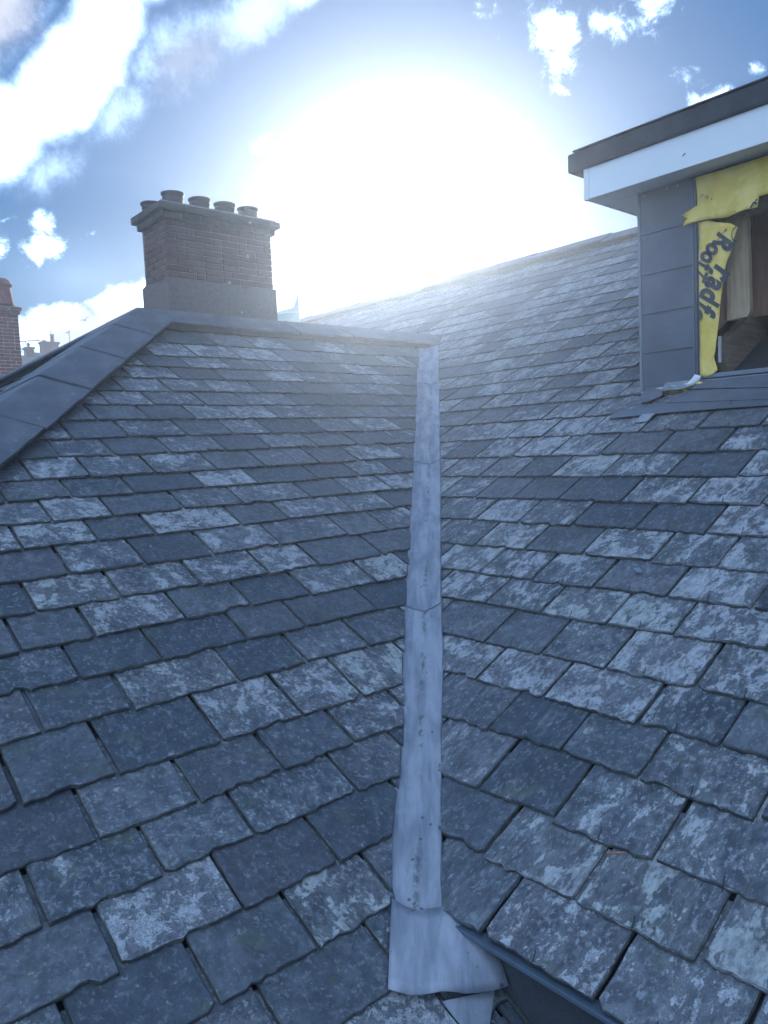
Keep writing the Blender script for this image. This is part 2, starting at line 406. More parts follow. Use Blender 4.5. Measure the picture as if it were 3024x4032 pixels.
M = dict(
    slate=slate_mat(), ridge=tile_mat(), lead=lead_mat(),
    brick=brick_mat('soot_dark_red_brick', ((.095, .050, .047), (.14, .074, .064), (.072, .052, .054))),
    brick2=brick_mat('red_brick', ((.20, .066, .058), (.26, .10, .08), (.11, .055, .055)), .15),
    cap=brick_mat('grey_cap_brick', ((.075, .068, .062), (.11, .098, .085), (.07, .066, .066)), .8),
    mortar=plain('lime_mortar', (.20, .19, .19), .95, .25, 14, .003),
    mortar2=plain('pale_mortar', (.42, .41, .40), .95, .2, 14, .003),
    render=brick_mat('cement_render', ((.15, .125, .12), (.16, .13, .125), (.155, .13, .125)), .5),
    pot=plain('black_clay_pot', (.028, .027, .030), .55, .3, 20),
    redpot=plain('red_clay_pot', (.19, .075, .06), .8, .3, 12, .002),
    deck=plain('black_underlay', (.035, .042, .050), .95, .2),
    bed=plain('mortar_bedding', (.045, .050, .048), .95, .35, 30, .004),
    felt=felt_mat(), upvc=plain('white_board', (.74, .76, .78), .35, .02, 2, .0001),
    soffit=plain('soffit_board', (.66, .66, .66), .4, .03, 3, .0001),
    clad=scuffed('slate_grey_cladding', (.088, .106, .138)),
    trim=plain('grey_metal_trim', (.16, .19, .23), .4, .05, 5, .0002),
    trimd=plain('dark_grey_trim', (.055, .070, .095), .4, .05, 5, .0002),
    memb=membrane_mat(), ink=plain('navy_print', (.035, .040, .060), .6, .05),
    white=plain('white_membrane_back', (.72, .72, .70), .6, .06, 12, .002),
    red=plain('red_tape', (.38, .06, .055), .6, .1),
    ply=wood_mat('reddish_plywood', (.24, .125, .085), (.36, .19, .13)),
    board=wood_mat('raw_softwood', (.26, .18, .11), (.40, .30, .19)),
    rafter=wood_mat('old_rafter', (.15, .105, .085), (.26, .19, .15), 0),
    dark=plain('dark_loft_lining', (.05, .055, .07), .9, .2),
    apron=plain('dull_lead_apron', (.095, .112, .140), .5, .18, 5, .002),
    hook=plain('steel_hook', (.03, .034, .04), .4, .1, metal=.5),
    ground=plain('grass_and_gardens', (.055, .075, .035), .95, .4, .05, .02),
    wall=plain('painted_wall', (.26, .25, .24), .9, .12, 2, .003),
    fascia=plain('dark_blue_gutter', (.075, .105, .145), .45, .1, 6),
    farroof=plain('far_slate_roof', (.075, .082, .095), .7, .25, 1.5, .004),
    pale=plain('pale_green_sheet', (.42, .52, .47), .5, .08, 3),
    gull=plain('gull_white', (.40, .40, .42), .8, .05), gullg=plain('gull_grey', (.12, .12, .14), .8, .05),
    metal=plain('aerial_metal', (.35, .35, .37), .4, .1, metal=.6),
    glass=plain('dark_window_glass', (.03, .04, .05), .1, .05),
)

# ------------------------------------------------------------------ roof planes
pl, pr, ph = R_(28.7075968), R_(27.77604025), R_(30.2)


class Plane:
    def __init__(s, O, eu, ev):
        s.O = Vector(O); s.eu = Vector(eu); s.ev = Vector(ev); n = s.eu.cross(s.ev); s.flip = n.z < 0
        s.n = (n if n.z > 0 else -n).normalized()
    def P(s, u, v, h=0.): return s.O+s.eu*u+s.ev*v+s.n*h


PL = Plane((0, 0, -2/math.cos(pl)), (1, 0, 0), (0, math.cos(pl), math.sin(pl)))
PR = Plane((0, 0, -1.915332/math.cos(pr)), (0, 1, 0), (math.cos(pr), 0, math.sin(pr)))
YR = 6.446                                   # front wing's ridge line
ZR = PL.P(0, YR/math.cos(pl)).z
XA = 2.87                                    # where the hips meet the ridge
PH = Plane((0, 0, ZR-math.tan(ph)*XA), (0, 1, 0), (math.cos(ph), 0, math.sin(ph)))
VRR = 10.476*.972                            # main wing's ridge, up the slope
XRR = PR.P(0, VRR).x; ZRR = PR.P(0, VRR).z

# lead valley edges, (u, v) on each slope
LE = [(6.141, 7.191), (5.232, 6.188), (4.597, 5.474), (3.715, 4.481), (3.243, 3.952), (2.905, 3.579), (2.614, 3.251), (2.425, 3.049), (2.121, 2.693), (1.957, 2.496), (1.775, 2.295), (1.708, 2.24), (1.541, 2.059), (1.449, 1.948), (1.356, 1.848), (1.236, 1.707)]
RE = [(6.216, 7.162), (5.204, 5.982), (4.499, 5.167), (3.802, 4.353), (3.339, 3.81), (2.746, 3.111), (2.546, 2.878), (2.322, 2.62), (2.11, 2.364), (2.021, 2.251), (1.856, 2.056), (1.655, 1.818), (1.542, 1.685)]


def interp(tab, v):                          # u of an edge at height v
    t = sorted([(b, a) for a, b in tab])
    if v <= t[0][0]: i = 0
    elif v >= t[-1][0]: i = len(t)-2
    else: i = max(k for k in range(len(t)-1) if t[k][0] <= v)
    (v0, a0), (v1, a1) = t[i], t[i+1]
    return a0+(a1-a0)*(v-v0)/(v1-v0)


def clip(poly, p, n):                        # keep the side where (q-p).n >= 0
    res = []
    for i in range(len(poly)):
        a, b = poly[i], poly[(i+1) % len(poly)]
        da = (a[0]-p[0])*n[0]+(a[1]-p[1])*n[1]; db = (b[0]-p[0])*n[0]+(b[1]-p[1])*n[1]
        if da >= 0: res.append(a)
        if (da >= 0) != (db >= 0):
            t = da/(da-db); res.append((a[0]+(b[0]-a[0])*t, a[1]+(b[1]-a[1])*t))
    return res


def slate_shape(u0, u1, v0, g, rg, clips, rough=1.):
    """outline (u, v) of one slate with a ragged tail, counter-clockwise"""
    gap = .0046+rg.random()*.0060; tilt = rg.uniform(-.006, .006); dv = rg.uniform(-.007, .006)
    a, b = u0+gap, u1-gap; n = max(5, int((b-a)/.022)); top = v0+1.96*g
    ch = []; chip = rg.random(); ccx = rg.uniform(.2, .8); cw = rg.uniform(.04, .12); cdp = rg.uniform(.006, .020)*rough
    cl = rg.uniform(.006, .026) if rg.random() < .16 else 0; crn = rg.uniform(.006, .03) if rg.random() < .16 else 0
    pts = []
    for i in range(n+1):
        t = i/n; u = a+(b-a)*t
        v = v0+dv+tilt*(t-.5)*2+rg.gauss(0, .0028)*rough
        if chip < .35 and abs(t-ccx) < cw: v += cdp*rg.uniform(.5, 1)
        if cl and u-a < cl: v += (cl-(u-a))*.8
        if crn and b-u < crn: v += (crn-(b-u))*.8
        pts.append((u, v))
    nr = 5
    for i in range(1, nr): pts.append((b+rg.gauss(0, .0012), v0+(top-v0)*i/nr))
    pts += [(b, top), (a, top)]
    for i in range(nr-1, 0, -1): pts.append((a+rg.gauss(0, .0012), v0+(top-v0)*i/nr))
    for p, nn in clips:
        pts = clip(pts, p, nn)
        if len(pts) < 3: return None
    ar = sum(pts[i][0]*pts[(i+1) % len(pts)][1]-pts[(i+1) % len(pts)][0]*pts[i][1] for i in range(len(pts)))/2
    vis = [q for q in pts if q[1] < v0+g*.9]
    if ar < .003 or not vis or max(q[0] for q in pts)-min(q[0] for q in pts) < .02: return None
    return pts


def slate_geo(plane, pts, v0, g, rg, lich, grain, thick=.0125):
    """three rings: chamfered face, arris, underside; returns world verts, faces, attributes"""
    cu_ = sum(p[0] for p in pts)/len(pts); cv_ = sum(p[1] for p in pts)/len(pts)
    h0 = rg.uniform(-.001, .003); sk = rg.uniform(-.006, .006); umid = cu_
    H = lambda u, v: h0-(v-v0)/g*.0155+sk*(u-umid)
    k = len(pts); V = []; sc_ = []; off = rg.uniform(0, 60); rnd = rg.random()
    for ring in range(3):
        for (u, v) in pts:
            d = math.hypot(cu_-u, cv_-v) or 1
            if ring == 0: s = .0026+rg.random()*.0012; uu, vv, hh = u+(cu_-u)/d*s, v+(cv_-v)/d*s, H(u, v)
            elif ring == 1: uu, vv, hh = u, v, H(u, v)-.0018-rg.random()*.002
            else: s = rg.uniform(-.0035, .001); uu, vv, hh = u+(cu_-u)/d*s, v+(cv_-v)/d*s, H(u, v)-thick*rg.uniform(.9, 1.15)
            V.append(plane.P(uu, vv, hh)); sc_ += [uu-u0_(pts)+off, vv-v0+off*.7, hh*3+off*1.3]
    F = [tuple(range(k))]
    for r in (0, 1):
        for i in range(k): j = (i+1) % k; F.append((r*k+i, (r+1)*k+i, (r+1)*k+j, r*k+j))
    if plane.flip: F = [tuple(reversed(f)) for f in F]
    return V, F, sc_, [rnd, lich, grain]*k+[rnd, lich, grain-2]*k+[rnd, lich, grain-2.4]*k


def u0_(pts): return min(p[0] for p in pts)


def lay_slates(root, plane, slates, limit=300, rough=1.):
    """slates: (pts, v0, g, lich, grain); the largest as seen become parts, the rest one part"""
    slates = [(s, plane.P(sum(p[0] for p in s[0])/len(s[0]), s[1]+s[2]*.5)) for s in slates]
    def size(s):
        pts = s[0][0]; w = max(p[0] for p in pts)-min(p[0] for p in pts); d = s[1]
        x = d.dot(cr)/max(d.dot(fw), .1); y = d.dot(cu)/max(d.dot(fw), .1)
        inside = 1 if (d.dot(fw) > .3 and abs(x) < .56 and abs(y) < .73) else .02
        return w*s[0][2]*inside*max(.05, -plane.n.dot(d.normalized()))/d.length_squared
    slates.sort(key=size, reverse=True)
    rest = MB(); rs, rp = [], []
    for i, (s, c) in enumerate(slates):
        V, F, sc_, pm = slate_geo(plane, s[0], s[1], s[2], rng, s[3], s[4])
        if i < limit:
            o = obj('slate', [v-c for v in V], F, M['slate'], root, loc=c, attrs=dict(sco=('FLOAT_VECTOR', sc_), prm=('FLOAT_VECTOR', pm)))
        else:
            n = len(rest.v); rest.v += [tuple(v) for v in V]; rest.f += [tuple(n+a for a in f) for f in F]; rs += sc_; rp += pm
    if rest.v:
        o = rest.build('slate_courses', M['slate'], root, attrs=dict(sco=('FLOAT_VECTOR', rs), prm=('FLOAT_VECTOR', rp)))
        tag(o, kind='stuff')


def course(joints, umin, umax, rg, w0, w1):
    """complete a row of joint positions outwards from the measured ones"""
    j = sorted(joints) if joints else [umin+rg.uniform(0, w1)]
    # split any span too wide to be one slate
    k = [j[0]]
    for a in j[1:]:
        n = max(1, round((a-k[-1])/((w0+w1)/2))); p = k[-1]
        for i in range(1, n+1): k.append(p+(a-p)*i/n+(rg.uniform(-.02, .02) if i < n else 0))
    while k[-1] < umax: k.append(k[-1]+rg.uniform(w0, w1))
    while k[0] > umin: k.insert(0, k[0]-rg.uniform(w0, w1))
    return k


VL = [6.722, 6.428, 6.194, 5.964, 5.726, 5.5, 5.276, 5.04, 4.824, 4.592, 4.396, 4.192, 3.99, 3.768, 3.552, 3.342, 3.14, 2.932, 2.678, 2.482, 2.284, 2.09, 1.892, 1.70, 1.5, 1.31, 1.12]
JL = {0: [2.854, 3.317, 4.108], 1: [2.601, 2.98, 3.395, 3.843, 4.664], 2: [2.446, 2.806, 3.177, 3.559, 4.119, 4.412], 3: [2.241, 2.616, 2.987, 3.412, 3.748, 4.187, 4.52, 4.847],
      4: [2.093, 2.438, 2.785, 3.176, 3.573, 3.994, 4.326, 4.653], 5: [1.909, 2.209, 2.586, 2.939, 3.37, 3.773, 4.098, 4.452], 6: [2.081, 2.41, 2.731, 3.058, 3.52, 3.91, 4.247],
      7: [1.851, 2.231, 2.564, 2.856, 3.32, 3.671, 4.084], 8: [1.674, 2.015, 2.389, 2.722, 3.104, 3.464, 3.874], 9: [1.174, 1.464, 1.822, 2.206, 2.542, 2.962, 3.295, 3.721],
      10: [.996, 1.303, 1.623, 2.032, 2.377, 2.817, 3.151, 3.474], 11: [1.142, 1.43, 1.816, 2.168, 2.623, 2.936, 3.284], 12: [.957, 1.284, 1.567, 2.042, 2.352, 2.812, 3.132],
      13: [1.081, 1.417, 1.759, 2.156, 2.603, 2.905], 14: [.88, 1.223, 1.59, 1.954, 2.252, 2.685], 15: [.764, 1.037, 1.419, 1.738, 2.062, 2.475], 16: [.911, 1.221, 1.603, 1.904, 2.325],
      17: [.715, 1.02, 1.442, 1.772, 2.109], 18: [.577, .865, 1.24, 1.582, 1.883], 19: [.729, 1.051, 1.371], 20: [.525, .851, 1.154, 1.569], 21: [.3, .651, 1.001, 1.339], 22: [.50, .822, 1.13], 23: [.62, .929]}
VR = [1.696, 1.904, 2.11, 2.354, 2.57, 2.784, 3.024, 3.24, 3.47, 3.71, 3.948, 4.202, 4.45, 4.718, 4.986, 5.25, 5.506, 5.762, 6.042, 6.334, 6.604, 6.894, 7.198, 7.474, 7.792, 8.138, 8.514, 8.882, 9.224, 9.56, 9.86]
JR = {0: [1.021, 1.391], 1: [.848, 1.206, 1.545], 2: [1.07, 1.411, 1.719], 3: [.873, 1.243, 1.54, 1.86], 4: [1.066, 1.35], 5: [.9, 1.248, 1.595, 1.9, 2.202], 6: [1.434, 1.725, 2.059, 2.382],
      7: [1.562, 1.911, 2.253, 2.587], 8: [1.447, 1.747, 2.109, 2.452, 2.794], 9: [1.599, 1.947, 2.315, 2.658, 2.979], 10: [1.45, 1.788, 2.149, 2.542, 2.865, 3.156],
      11: [1.649, 2.011, 2.411, 2.752, 3.027, 3.321], 12: [1.854, 2.209, 2.562], 13: [1.727, 2.082, 2.44, 2.801], 14: [2.552, 2.994], 15: [2.873, 3.197, 3.467], 16: [3.062, 3.38, 3.699],
      17: [3.591], 18: [3.459, 3.823, 4.16], 19: [3.35, 3.691, 4.047], 20: [3.574], 21: [3.787, 4.141], 22: [4.756], 24: [4.511], 25: [4.283, 4.691], 26: [4.512], 27: [4.76, 5.125, 5.545], 28: [5.105]}

# hip line on the front slope (u as a function of v)
hip_u = lambda v: XA-(YR-v*math.cos(pl))*math.tan(pl)/math.tan(ph)


def cut_from(p0, p1, side):                  # half-plane through two (u, v) points, keep side of -u (-1) or +u (+1)
    d = (p1[0]-p0[0], p1[1]-p0[1]); n = (d[1], -d[0])
    if n[0]*side < 0: n = (-n[0], -n[1])
    return p0, n


# ------------------------------------------------------------------ front wing slates
wingL = thing('slate_roof', 'front slope of lichen-spotted grey slates left of the lead valley, in front of the brick chimney', 'roof', loc=(0, 0, 0))
wingR = thing('slate_roof', 'long slate slope right of the lead valley, rising to the ridge behind the dormer', 'roof')
wingH = thing('slate_roof', 'narrow hip end of slates seen edge-on behind the big hip tiles at far left', 'roof')
sL = []
for i, v0 in enumerate(VL):
    g = (VL[i-1]-v0) if i else .27
    umin = max(hip_u(v0)-.1, -.7); umax = interp(LE, v0+g)+.1
    if v0 < 1.75: umax = 1.56
    js = course(JL.get(i), umin, umax, rng, .29, .42)
    for a, b in zip(js, js[1:]):
        if b < umin or a > umax: continue
        cl = [cut_from((hip_u(v0)+.06, v0), (hip_u(v0+1)+.06, v0+1), 1)]
        if v0 > 1.75 or a > 1.0:
            jt = rng.uniform(-.010, .010)
            if v0 > 1.72: cl.append(cut_from((interp(LE, v0)+jt, v0), (interp(LE, v0+g)+jt, v0+g), -1))
            else: cl.append(((1.535, 0), (-1, 0)))
        cl.append(((0, YR/math.cos(pl)-.04), (0, -1)))
        p = slate_shape(a, b, v0, g, rng, cl)
        if p: sL.append((p, v0, g, (rng.uniform(0, .4) if rng.random() < .35 else min(1.12, max(.3, rng.gauss(.76, .24)))), rng.uniform(0, .55)))
lay_slates(wingL, PL, sL)

# ------------------------------------------------------------------ main wing slates
sR = []
for i, v0 in enumerate(VR):
    g = (VR[i+1]-v0) if i+1 < len(VR) else .3
    umin = -.5; umax = interp(RE, v0+g)+.1 if v0 < 7.15 else 14.2
    if v0 > 5.27: umin = 2.62
    js = course(JR.get(i), umin, umax, rng, .30, .40)
    for a, b in zip(js, js[1:]):
        if b < umin or a > umax: continue
        cl = [((0, VRR-.03), (0, -1))]
        if v0 < 7.1: cl.append(cut_from((interp(RE, v0)+.014, v0), (interp(RE, v0+g)+.014, v0+g), -1))
        if v0 > 5.27: cl.append(((2.69, 0), (1, 0)))
        elif v0+1.75*g > 5.29 and b < 2.72: cl.append(((0, 5.285), (0, -1)))
        p = slate_shape(a, b, v0, g, rng, cl)
        if p: sR.append((p, v0, g, (rng.uniform(.1, .5) if rng.random() < .25 else min(1.12, max(.4, rng.gauss(.95, .22)))), rng.uniform(.45, 1.)))
lay_slates(wingR, PR, sR)

# steel hooks holding the tails of the right-hand slates
hk = MB()
for p, v0, g, *_ in sR:
    if v0 > 7.2 or rng.random() < .25: continue
    u = (min(q[0] for q in p)+max(q[0] for q in p))/2+rng.uniform(-.01, .01)
    if v0 > 7.1 or u > interp(RE, v0)-.03: continue
    hk.tube([PR.P(u, v0-.006, -.004), PR.P(u, v0-.010, .004), PR.P(u, v0-.004, .0085), PR.P(u+.002, v0+.014, .011), PR.P(u+.003, v0+.024, .018)], .0016, 4)
tag(hk.build('slate_hooks', M['hook'], wingR), kind='stuff')

# ------------------------------------------------------------------ hip end (seen edge-on)
sH = []
VT = XA/math.cos(ph)
v = VT-.12; k = 0
while v > .6:
    y0, y1 = YR-(VT-v)*math.cos(ph)*math.tan(ph)/math.tan(pl), YR+(VT-v)*math.cos(ph)*math.tan(ph)/math.tan(pl)
    js = course(None, y0-.1, y1+.1, rng, .3, .4)
    for a, b in zip(js, js[1:]):
        cl = [cut_from((y0+.06, v), (y0+.06+math.tan(ph)*math.cos(ph)/math.tan(pl), v+1), 1), cut_from((y1-.06, v), (y1-.06-math.tan(ph)*math.cos(ph)/math.tan(pl), v+1), -1)]
        p = slate_shape(a, b, v, .23, rng, cl)
        if p: sH.append((p, v, .23, .6, .3))
    v -= .23
lay_slates(wingH, PH, sH, 120)

# ------------------------------------------------------------------ decks and walls under the slates
hd = -.050
cx = lambda y: (math.tan(pl)*y - 2/math.cos(pl)+1.915332/math.cos(pr))/math.tan(pr)      # crease x for y
q = [PL.P(-.75, 1.0, hd), PL.P(1.54, 1.0, hd), PL.P(1.54, 1.66, hd), Vector((cx(YR), YR, ZR+hd)), Vector((XA, YR, ZR+hd)), PL.P(hip_u(1.0), 1.0, hd)]
q = [PL.P(hip_u(1.0), 1.0, hd), PL.P(1.54, 1.0, hd), PL.P(1.54, 1.66, hd), Vector((cx(YR)+.05, YR, ZR+hd)), Vector((XA, YR, ZR+hd))]
MB().prism(q, (0, 0, -.02)).build('roof_deck', M['deck'], wingL, fix=True)
yb = YR+6
zb = ZR-math.tan(pl)*6
XB = XA-6*math.tan(pl)/math.tan(ph)
MB().prism([(XA, YR, ZR+hd), (9.5, YR, ZR+hd), (9.5, yb, zb+hd), (XB, yb, zb+hd)], (0, 0, -.02)).build('back_slope', M['farroof'], wingL, fix=True)
yf = PL.P(0, 1.0).y
MB().prism([PH.P(YR, VT, hd), PH.P(YR-(YR-yf), VT-(YR-yf)*math.tan(pl)/math.tan(ph)/math.cos(ph), hd), PH.P(YR+(YR-yf), VT-(YR-yf)*math.tan(pl)/math.tan(ph)/math.cos(ph), hd)], (0, 0, -.02)).build('roof_deck', M['deck'], wingH, fix=True)
ve = 1.70
MB().prism([PR.P(-.5, ve, hd), PR.P(1.54, ve, hd), Vector((cx(YR), YR, ZR+hd)), PR.P(YR, VRR, hd), PR.P(-.5, VRR, hd)], (0, 0, -.02)).build('roof_deck', M['deck'], wingR, fix=True)
MB().prism([Vector((cx(YR), YR, ZR+hd)), PR.P(14.2, (ZR-PR.O.z)/math.sin(pr), hd), PR.P(14.2, VRR, hd), PR.P(YR, VRR, hd)], (0, 0, -.02)).build('roof_deck', M['deck'], wingR, fix=True)
MB().prism([(XRR, -.5, ZRR-.03), (XRR, 14.2, ZRR-.03), (XRR+7, 14.2, ZRR-.03-7*math.tan(pr)), (XRR+7, -.5, ZRR-.03-7*math.tan(pr))], (0, 0, -.02)).build('back_slope', M['farroof'], wingR, fix=True)

# masonry below the roofs
MB().box((1.54, -.5, -8), (XRR+6.6, 14.0, -1.46)).build('house_wall', M['wall'], wingR)
MB().box((-.2, 1.2, -8), (1.535, 12.2, -2.35)).build('house_wall', M['wall'], wingL)
# the right wing's eaves above the lower slates: gutter lip, dark board, wall
MB().box((1.490, -.5, -1.412), (1.532, 1.50, -1.398)).build('gutter_edge', M['fascia'], wingR, bevel=.002)
MB().prism([(1.535, -.5, -1.40), (1.535, -.5, -2.4), (1.535, 1.50, -2.4), (1.535, 1.50, -1.40)], (.02, 0, 0)).build('eaves_board', M['felt'], wingR, fix=True)
MB().tube([PL.P(1.528, .95, .004), PL.P(1.53, 1.52, .004)], .006, 6).build('abutment_fillet', M['bed'], wingR)


# ------------------------------------------------------------------ angled ridge and hip tiles
def angle_tile(name, P0, P1, dA, dB, w, parent, t=.016, lift=0., wB=None, mat_=None, jit=.004):
    P0 = Vector(P0); P1 = Vector(P1); dA = dA.normalized(); dB = dB.normalized(); ax = (P1-P0).normalized()
    up = -(dA+dB).normalized(); nA = dA.cross(ax); nA = nA if nA.dot(up) > 0 else -nA; nB = dB.cross(ax); nB = nB if nB.dot(up) > 0 else -nB
    wB = wB or w; c = (P0+P1)/2; dl = rng.uniform(-jit, jit)+lift
    sec = lambda p: [p+dA*w+up*dl, p+dA*w*.5+up*(dl+.001), p+dA*.02+up*(dl+.001), p+up*(dl-.006)+up*.004, p+dB*.02+up*(dl+.001), p+dB*wB*.5+up*dl, p+dB*wB+up*dl]
    rows = []
    n = 6
    for i in range(n+1):
        p = P0+(P1-P0)*i/n
        s = sec(p); s[0] += dA*rng.gauss(0, .0018); s[-1] += dB*rng.gauss(0, .0018)
        if i in (0, n): s = [a+ax*rng.gauss(0, .0015) for a in s]
        nn = [nA, nA, nA, up, nB, nB, nB]
        rows.append([a-c for a in s]+[a-b_*t-c for a, b_ in reversed(list(zip(s, nn)))])
    mb = MB(); k = len(rows[0])
    mb.grid([r+[r[0]] for r in rows])
    # close ends
    mb.f += [tuple(range(k)), tuple(n*(k+1)+i for i in reversed(range(k)))]
    o = mb.build(name, mat_ or M['ridge'], parent, loc=c, bevel=.003)
    return o


def run_of_tiles(name, P0, P1, cuts, dA, dB, w, parent, **kw):
    """tiles between successive fractions of P0-P1"""
    P0 = Vector(P0); P1 = Vector(P1); L = (P1-P0).length
    for a, b in zip(cuts, cuts[1:]):
        angle_tile(name, P0+(P1-P0)*((a+.009)/L), P0+(P1-P0)*((b-.009)/L), dA, dB, w, parent, **kw)
    kw2 = dict(kw); kw2.pop('lift', None)


dL = -PL.ev; dBk = Vector((0, math.cos(pl), -math.sin(pl)))
crest = Vector((XA, YR, ZR+.070))
angs = [0, .73, 1.50, 2.18, 2.92, 3.66]
run_of_tiles('ridge_tile', crest, crest+Vector((4.0, 0, 0)), [a for a in angs]+[3.9], dL, dBk, .335, wingL)
MB().prism([crest+dL*.315+Vector((.02, 0, -.02)), crest+dL*.315+Vector((.02, 0, -.068)), crest+dBk*.315+Vector((.02, 0, -.068)), crest+dBk*.315+Vector((.02, 0, -.02)), crest-Vector((-.02, 0, .03))], (3.8, 0, 0)).build('mortar_bed', M['bed'], wingL, fix=True)
# near hip
hd_ = Vector((-math.tan(pl)/math.tan(ph), -1, -math.tan(pl))).normalized()
dA_ = PL.n.cross(hd_); dA_ = dA_ if dA_.x > 0 else -dA_
dB_ = PH.n.cross(hd_); dB_ = dB_ if dB_.y > 0 else -dB_
hcr = Vector((XA, YR, ZR+.072))
hc = [0.02, .66, 1.36, 2.06, 2.76, 3.46, 4.16, 4.86, 5.56]
for a, b in zip(hc, hc[1:]):
    angle_tile('hip_tile', hcr+hd_*(a+.011), hcr+hd_*(b-.011), dA_, dB_, .33, wingL, t=.018, jit=.006)
pts = [hcr+dA_*.31+PL.n*-.012, hcr+dA_*.31-PL.n*.062, hcr-Vector((0, 0, .07)), hcr+dB_*.31-PH.n*.062, hcr+dB_*.31-PH.n*.012, hcr-Vector((0, 0, .03))]
MB().prism(pts, hd_*5.5).build('mortar_bed', M['bed'], wingL, fix=True)
# far hip
hf = Vector((-math.tan(pl)/math.tan(ph), 1, -math.tan(pl))).normalized()
PBn = Vector((0, math.sin(pl), math.cos(pl)))
dC_ = PH.n.cross(hf); dC_ = dC_ if dC_.y < 0 else -dC_
dD_ = PBn.cross(hf); dD_ = dD_ if dD_.x > 0 else -dD_
for a, b in zip(hc, hc[1:]):
    angle_tile('hip_tile', hcr+hf*(a+.007), hcr+hf*(b-.007), dC_, dD_, .30, wingH, t=.018, jit=.006)
MB().prism([hcr+dC_*.28-PH.n*.012, hcr+dC_*.28-PH.n*.062, hcr-Vector((0, 0, .07)), hcr+dD_*.28-PBn*.062, hcr+dD_*.28-PBn*.012, hcr-Vector((0, 0, .03))], hf*5.5).build('mortar_bed', M['bed'], wingH, fix=True)
# main ridge
dRl = -PR.ev; dRb = Vector((math.cos(pr), 0, -math.sin(pr)))
ym = [2.6, 3.3, 4.05, 4.8, 5.6, 6.29, 6.80, 7.57, 8.36, 8.79]
zc = ZRR+.085
for a, b in zip(ym, ym[1:]):
    angle_tile('ridge_tile', (XRR, a+.005, zc), (XRR, b-.005, zc), dRl, dRb, .30, wingR, jit=.012)
ym = [8.93, 9.65, 10.0, 10.75, 11.5, 12.25, 13.0, 13.75]
for a, b in zip(ym, ym[1:]):
    angle_tile('ridge_tile', (XRR, a+.005, zc), (XRR, b-.005, zc), dRl, dRb, .30, wingR, jit=.012)
ym = [-.45, .3, 1.05, 1.8, 2.6]
for a, b in zip(ym, ym[1:]):
    angle_tile('ridge_tile', (XRR, a+.005, zc), (XRR, b-.005, zc), dRl, dRb, .30, wingR, jit=.012)
e = Vector((XRR, -.45, zc))
MB().prism([e+dRl*.28-PR.n*.01, e+dRl*.28-PR.n*.075, e+dRb*.28-Vector((0, 0, .075)), e+dRb*.28-Vector((0, 0, .012)), e-Vector((0, 0, .035))], (0, 14.2, 0)).build('mortar_bed', M['bed'], wingR, fix=True)

# ------------------------------------------------------------------ lead valley
valley = thing('lead_valley', 'pale grey lead valley strip running down between the two slate slopes, flared at its foot', 'roof valley')


def edge_at(tab, plane, qv, h):
    """edge point whose x+y equals qv"""
    P = [plane.P(u, v) for u, v in tab]; S = [p.x+p.y for p in P]
    for i in range(len(P)-1):
        a, b = S[i], S[i+1]
        if (a-qv)*(b-qv) <= 0 or (i == 0 and qv > a) or (i == len(P)-2 and qv < b):
            t = (qv-a)/(b-a); return P[i]+(P[i+1]-P[i])*t+plane.n*h
    return P[-1]+plane.n*h


def crease_at(qv):
    # tan(pl)*y + c1 = tan(pr)*x ; x+y=q
    c1 = -2/math.cos(pl)+1.915332/math.cos(pr)
    y = (math.tan(pr)*qv-c1)/(math.tan(pl)+math.tan(pr)); x = qv-y
    return Vector((x, y, math.tan(pl)*y-2/math.cos(pl)))


def lead_sheet(q0, q1, lift0, lift1, bow=.0):
    n = max(6, int((q0-q1)/.10)); rows = []; cr_a = []
    NP = PL.n; NR = PR.n; N2 = (NP+NR).normalized()
    for i in range(n+1):
        t = i/n; qv = q0+(q1-q0)*t; li = lift0+(lift1-lift0)*t
        Lp = edge_at(LE, PL, qv, -.016+li); Rp = edge_at(RE, PR, qv, .004+li); Cp = crease_at(qv)+N2*(.006+li)
        # the tail of each sheet dips a little in the middle
        if i == n: Cp = crease_at(qv-bow)+N2*(.006+li)
        dl_ = (Lp-Cp).normalized(); dr_ = (Rp-Cp).normalized()
        row = [Lp+dl_*.05-PL.n*.045, Lp, Cp+(Lp-Cp)*.55+PL.n*rng.gauss(0, .0008), Cp+(Lp-Cp)*.20+N2*.007, Cp+N2*rng.gauss(.013, .0008), Cp+(Rp-Cp)*.20+N2*.007, Cp+(Rp-Cp)*.55+PR.n*rng.gauss(0, .0008), Rp+dr_*rng.gauss(0, .0015), Rp+dr_*.002-PR.n*.012]
        if bow and i == n:
            row = [a+(-hd_v*bow*(1-abs(j-4)/4)**1) * 0 if False else a for j, a in enumerate(row)]
        rows.append(row); cr_a += [0, 0, .35, .85, 1, .85, .35, 0, 0]
    c = rows[n//2][4].copy()
    mb = MB().grid([[a-c for a in r] for r in rows])
    # give the tail edge thickness by folding it down
    w = 9; base = n*w; fold = [Vector(mb.v[base+j])-N2*.007 for j in range(w)]
    k = len(mb.v); mb.v += [tuple(a) for a in fold]; cr_a += [0]*w
    mb.f += [(base+j, base+j+1, k+j+1, k+j) for j in range(1, w-1)]
    return mb.build('lead_sheet', M['lead'], valley, smooth=False, loc=c, attrs=dict(crease=('FLOAT', cr_a)), fix=True)


hd_v = Vector((1, 1, 0))
for (a, b) in ((13.05, 10.44), (10.60, 7.78), (7.95, 5.25), (5.42, 2.995)):
    lead_sheet(a, b, 0, .0075 if b > 3.2 else -.004, .055 if b > 3.2 else 0)
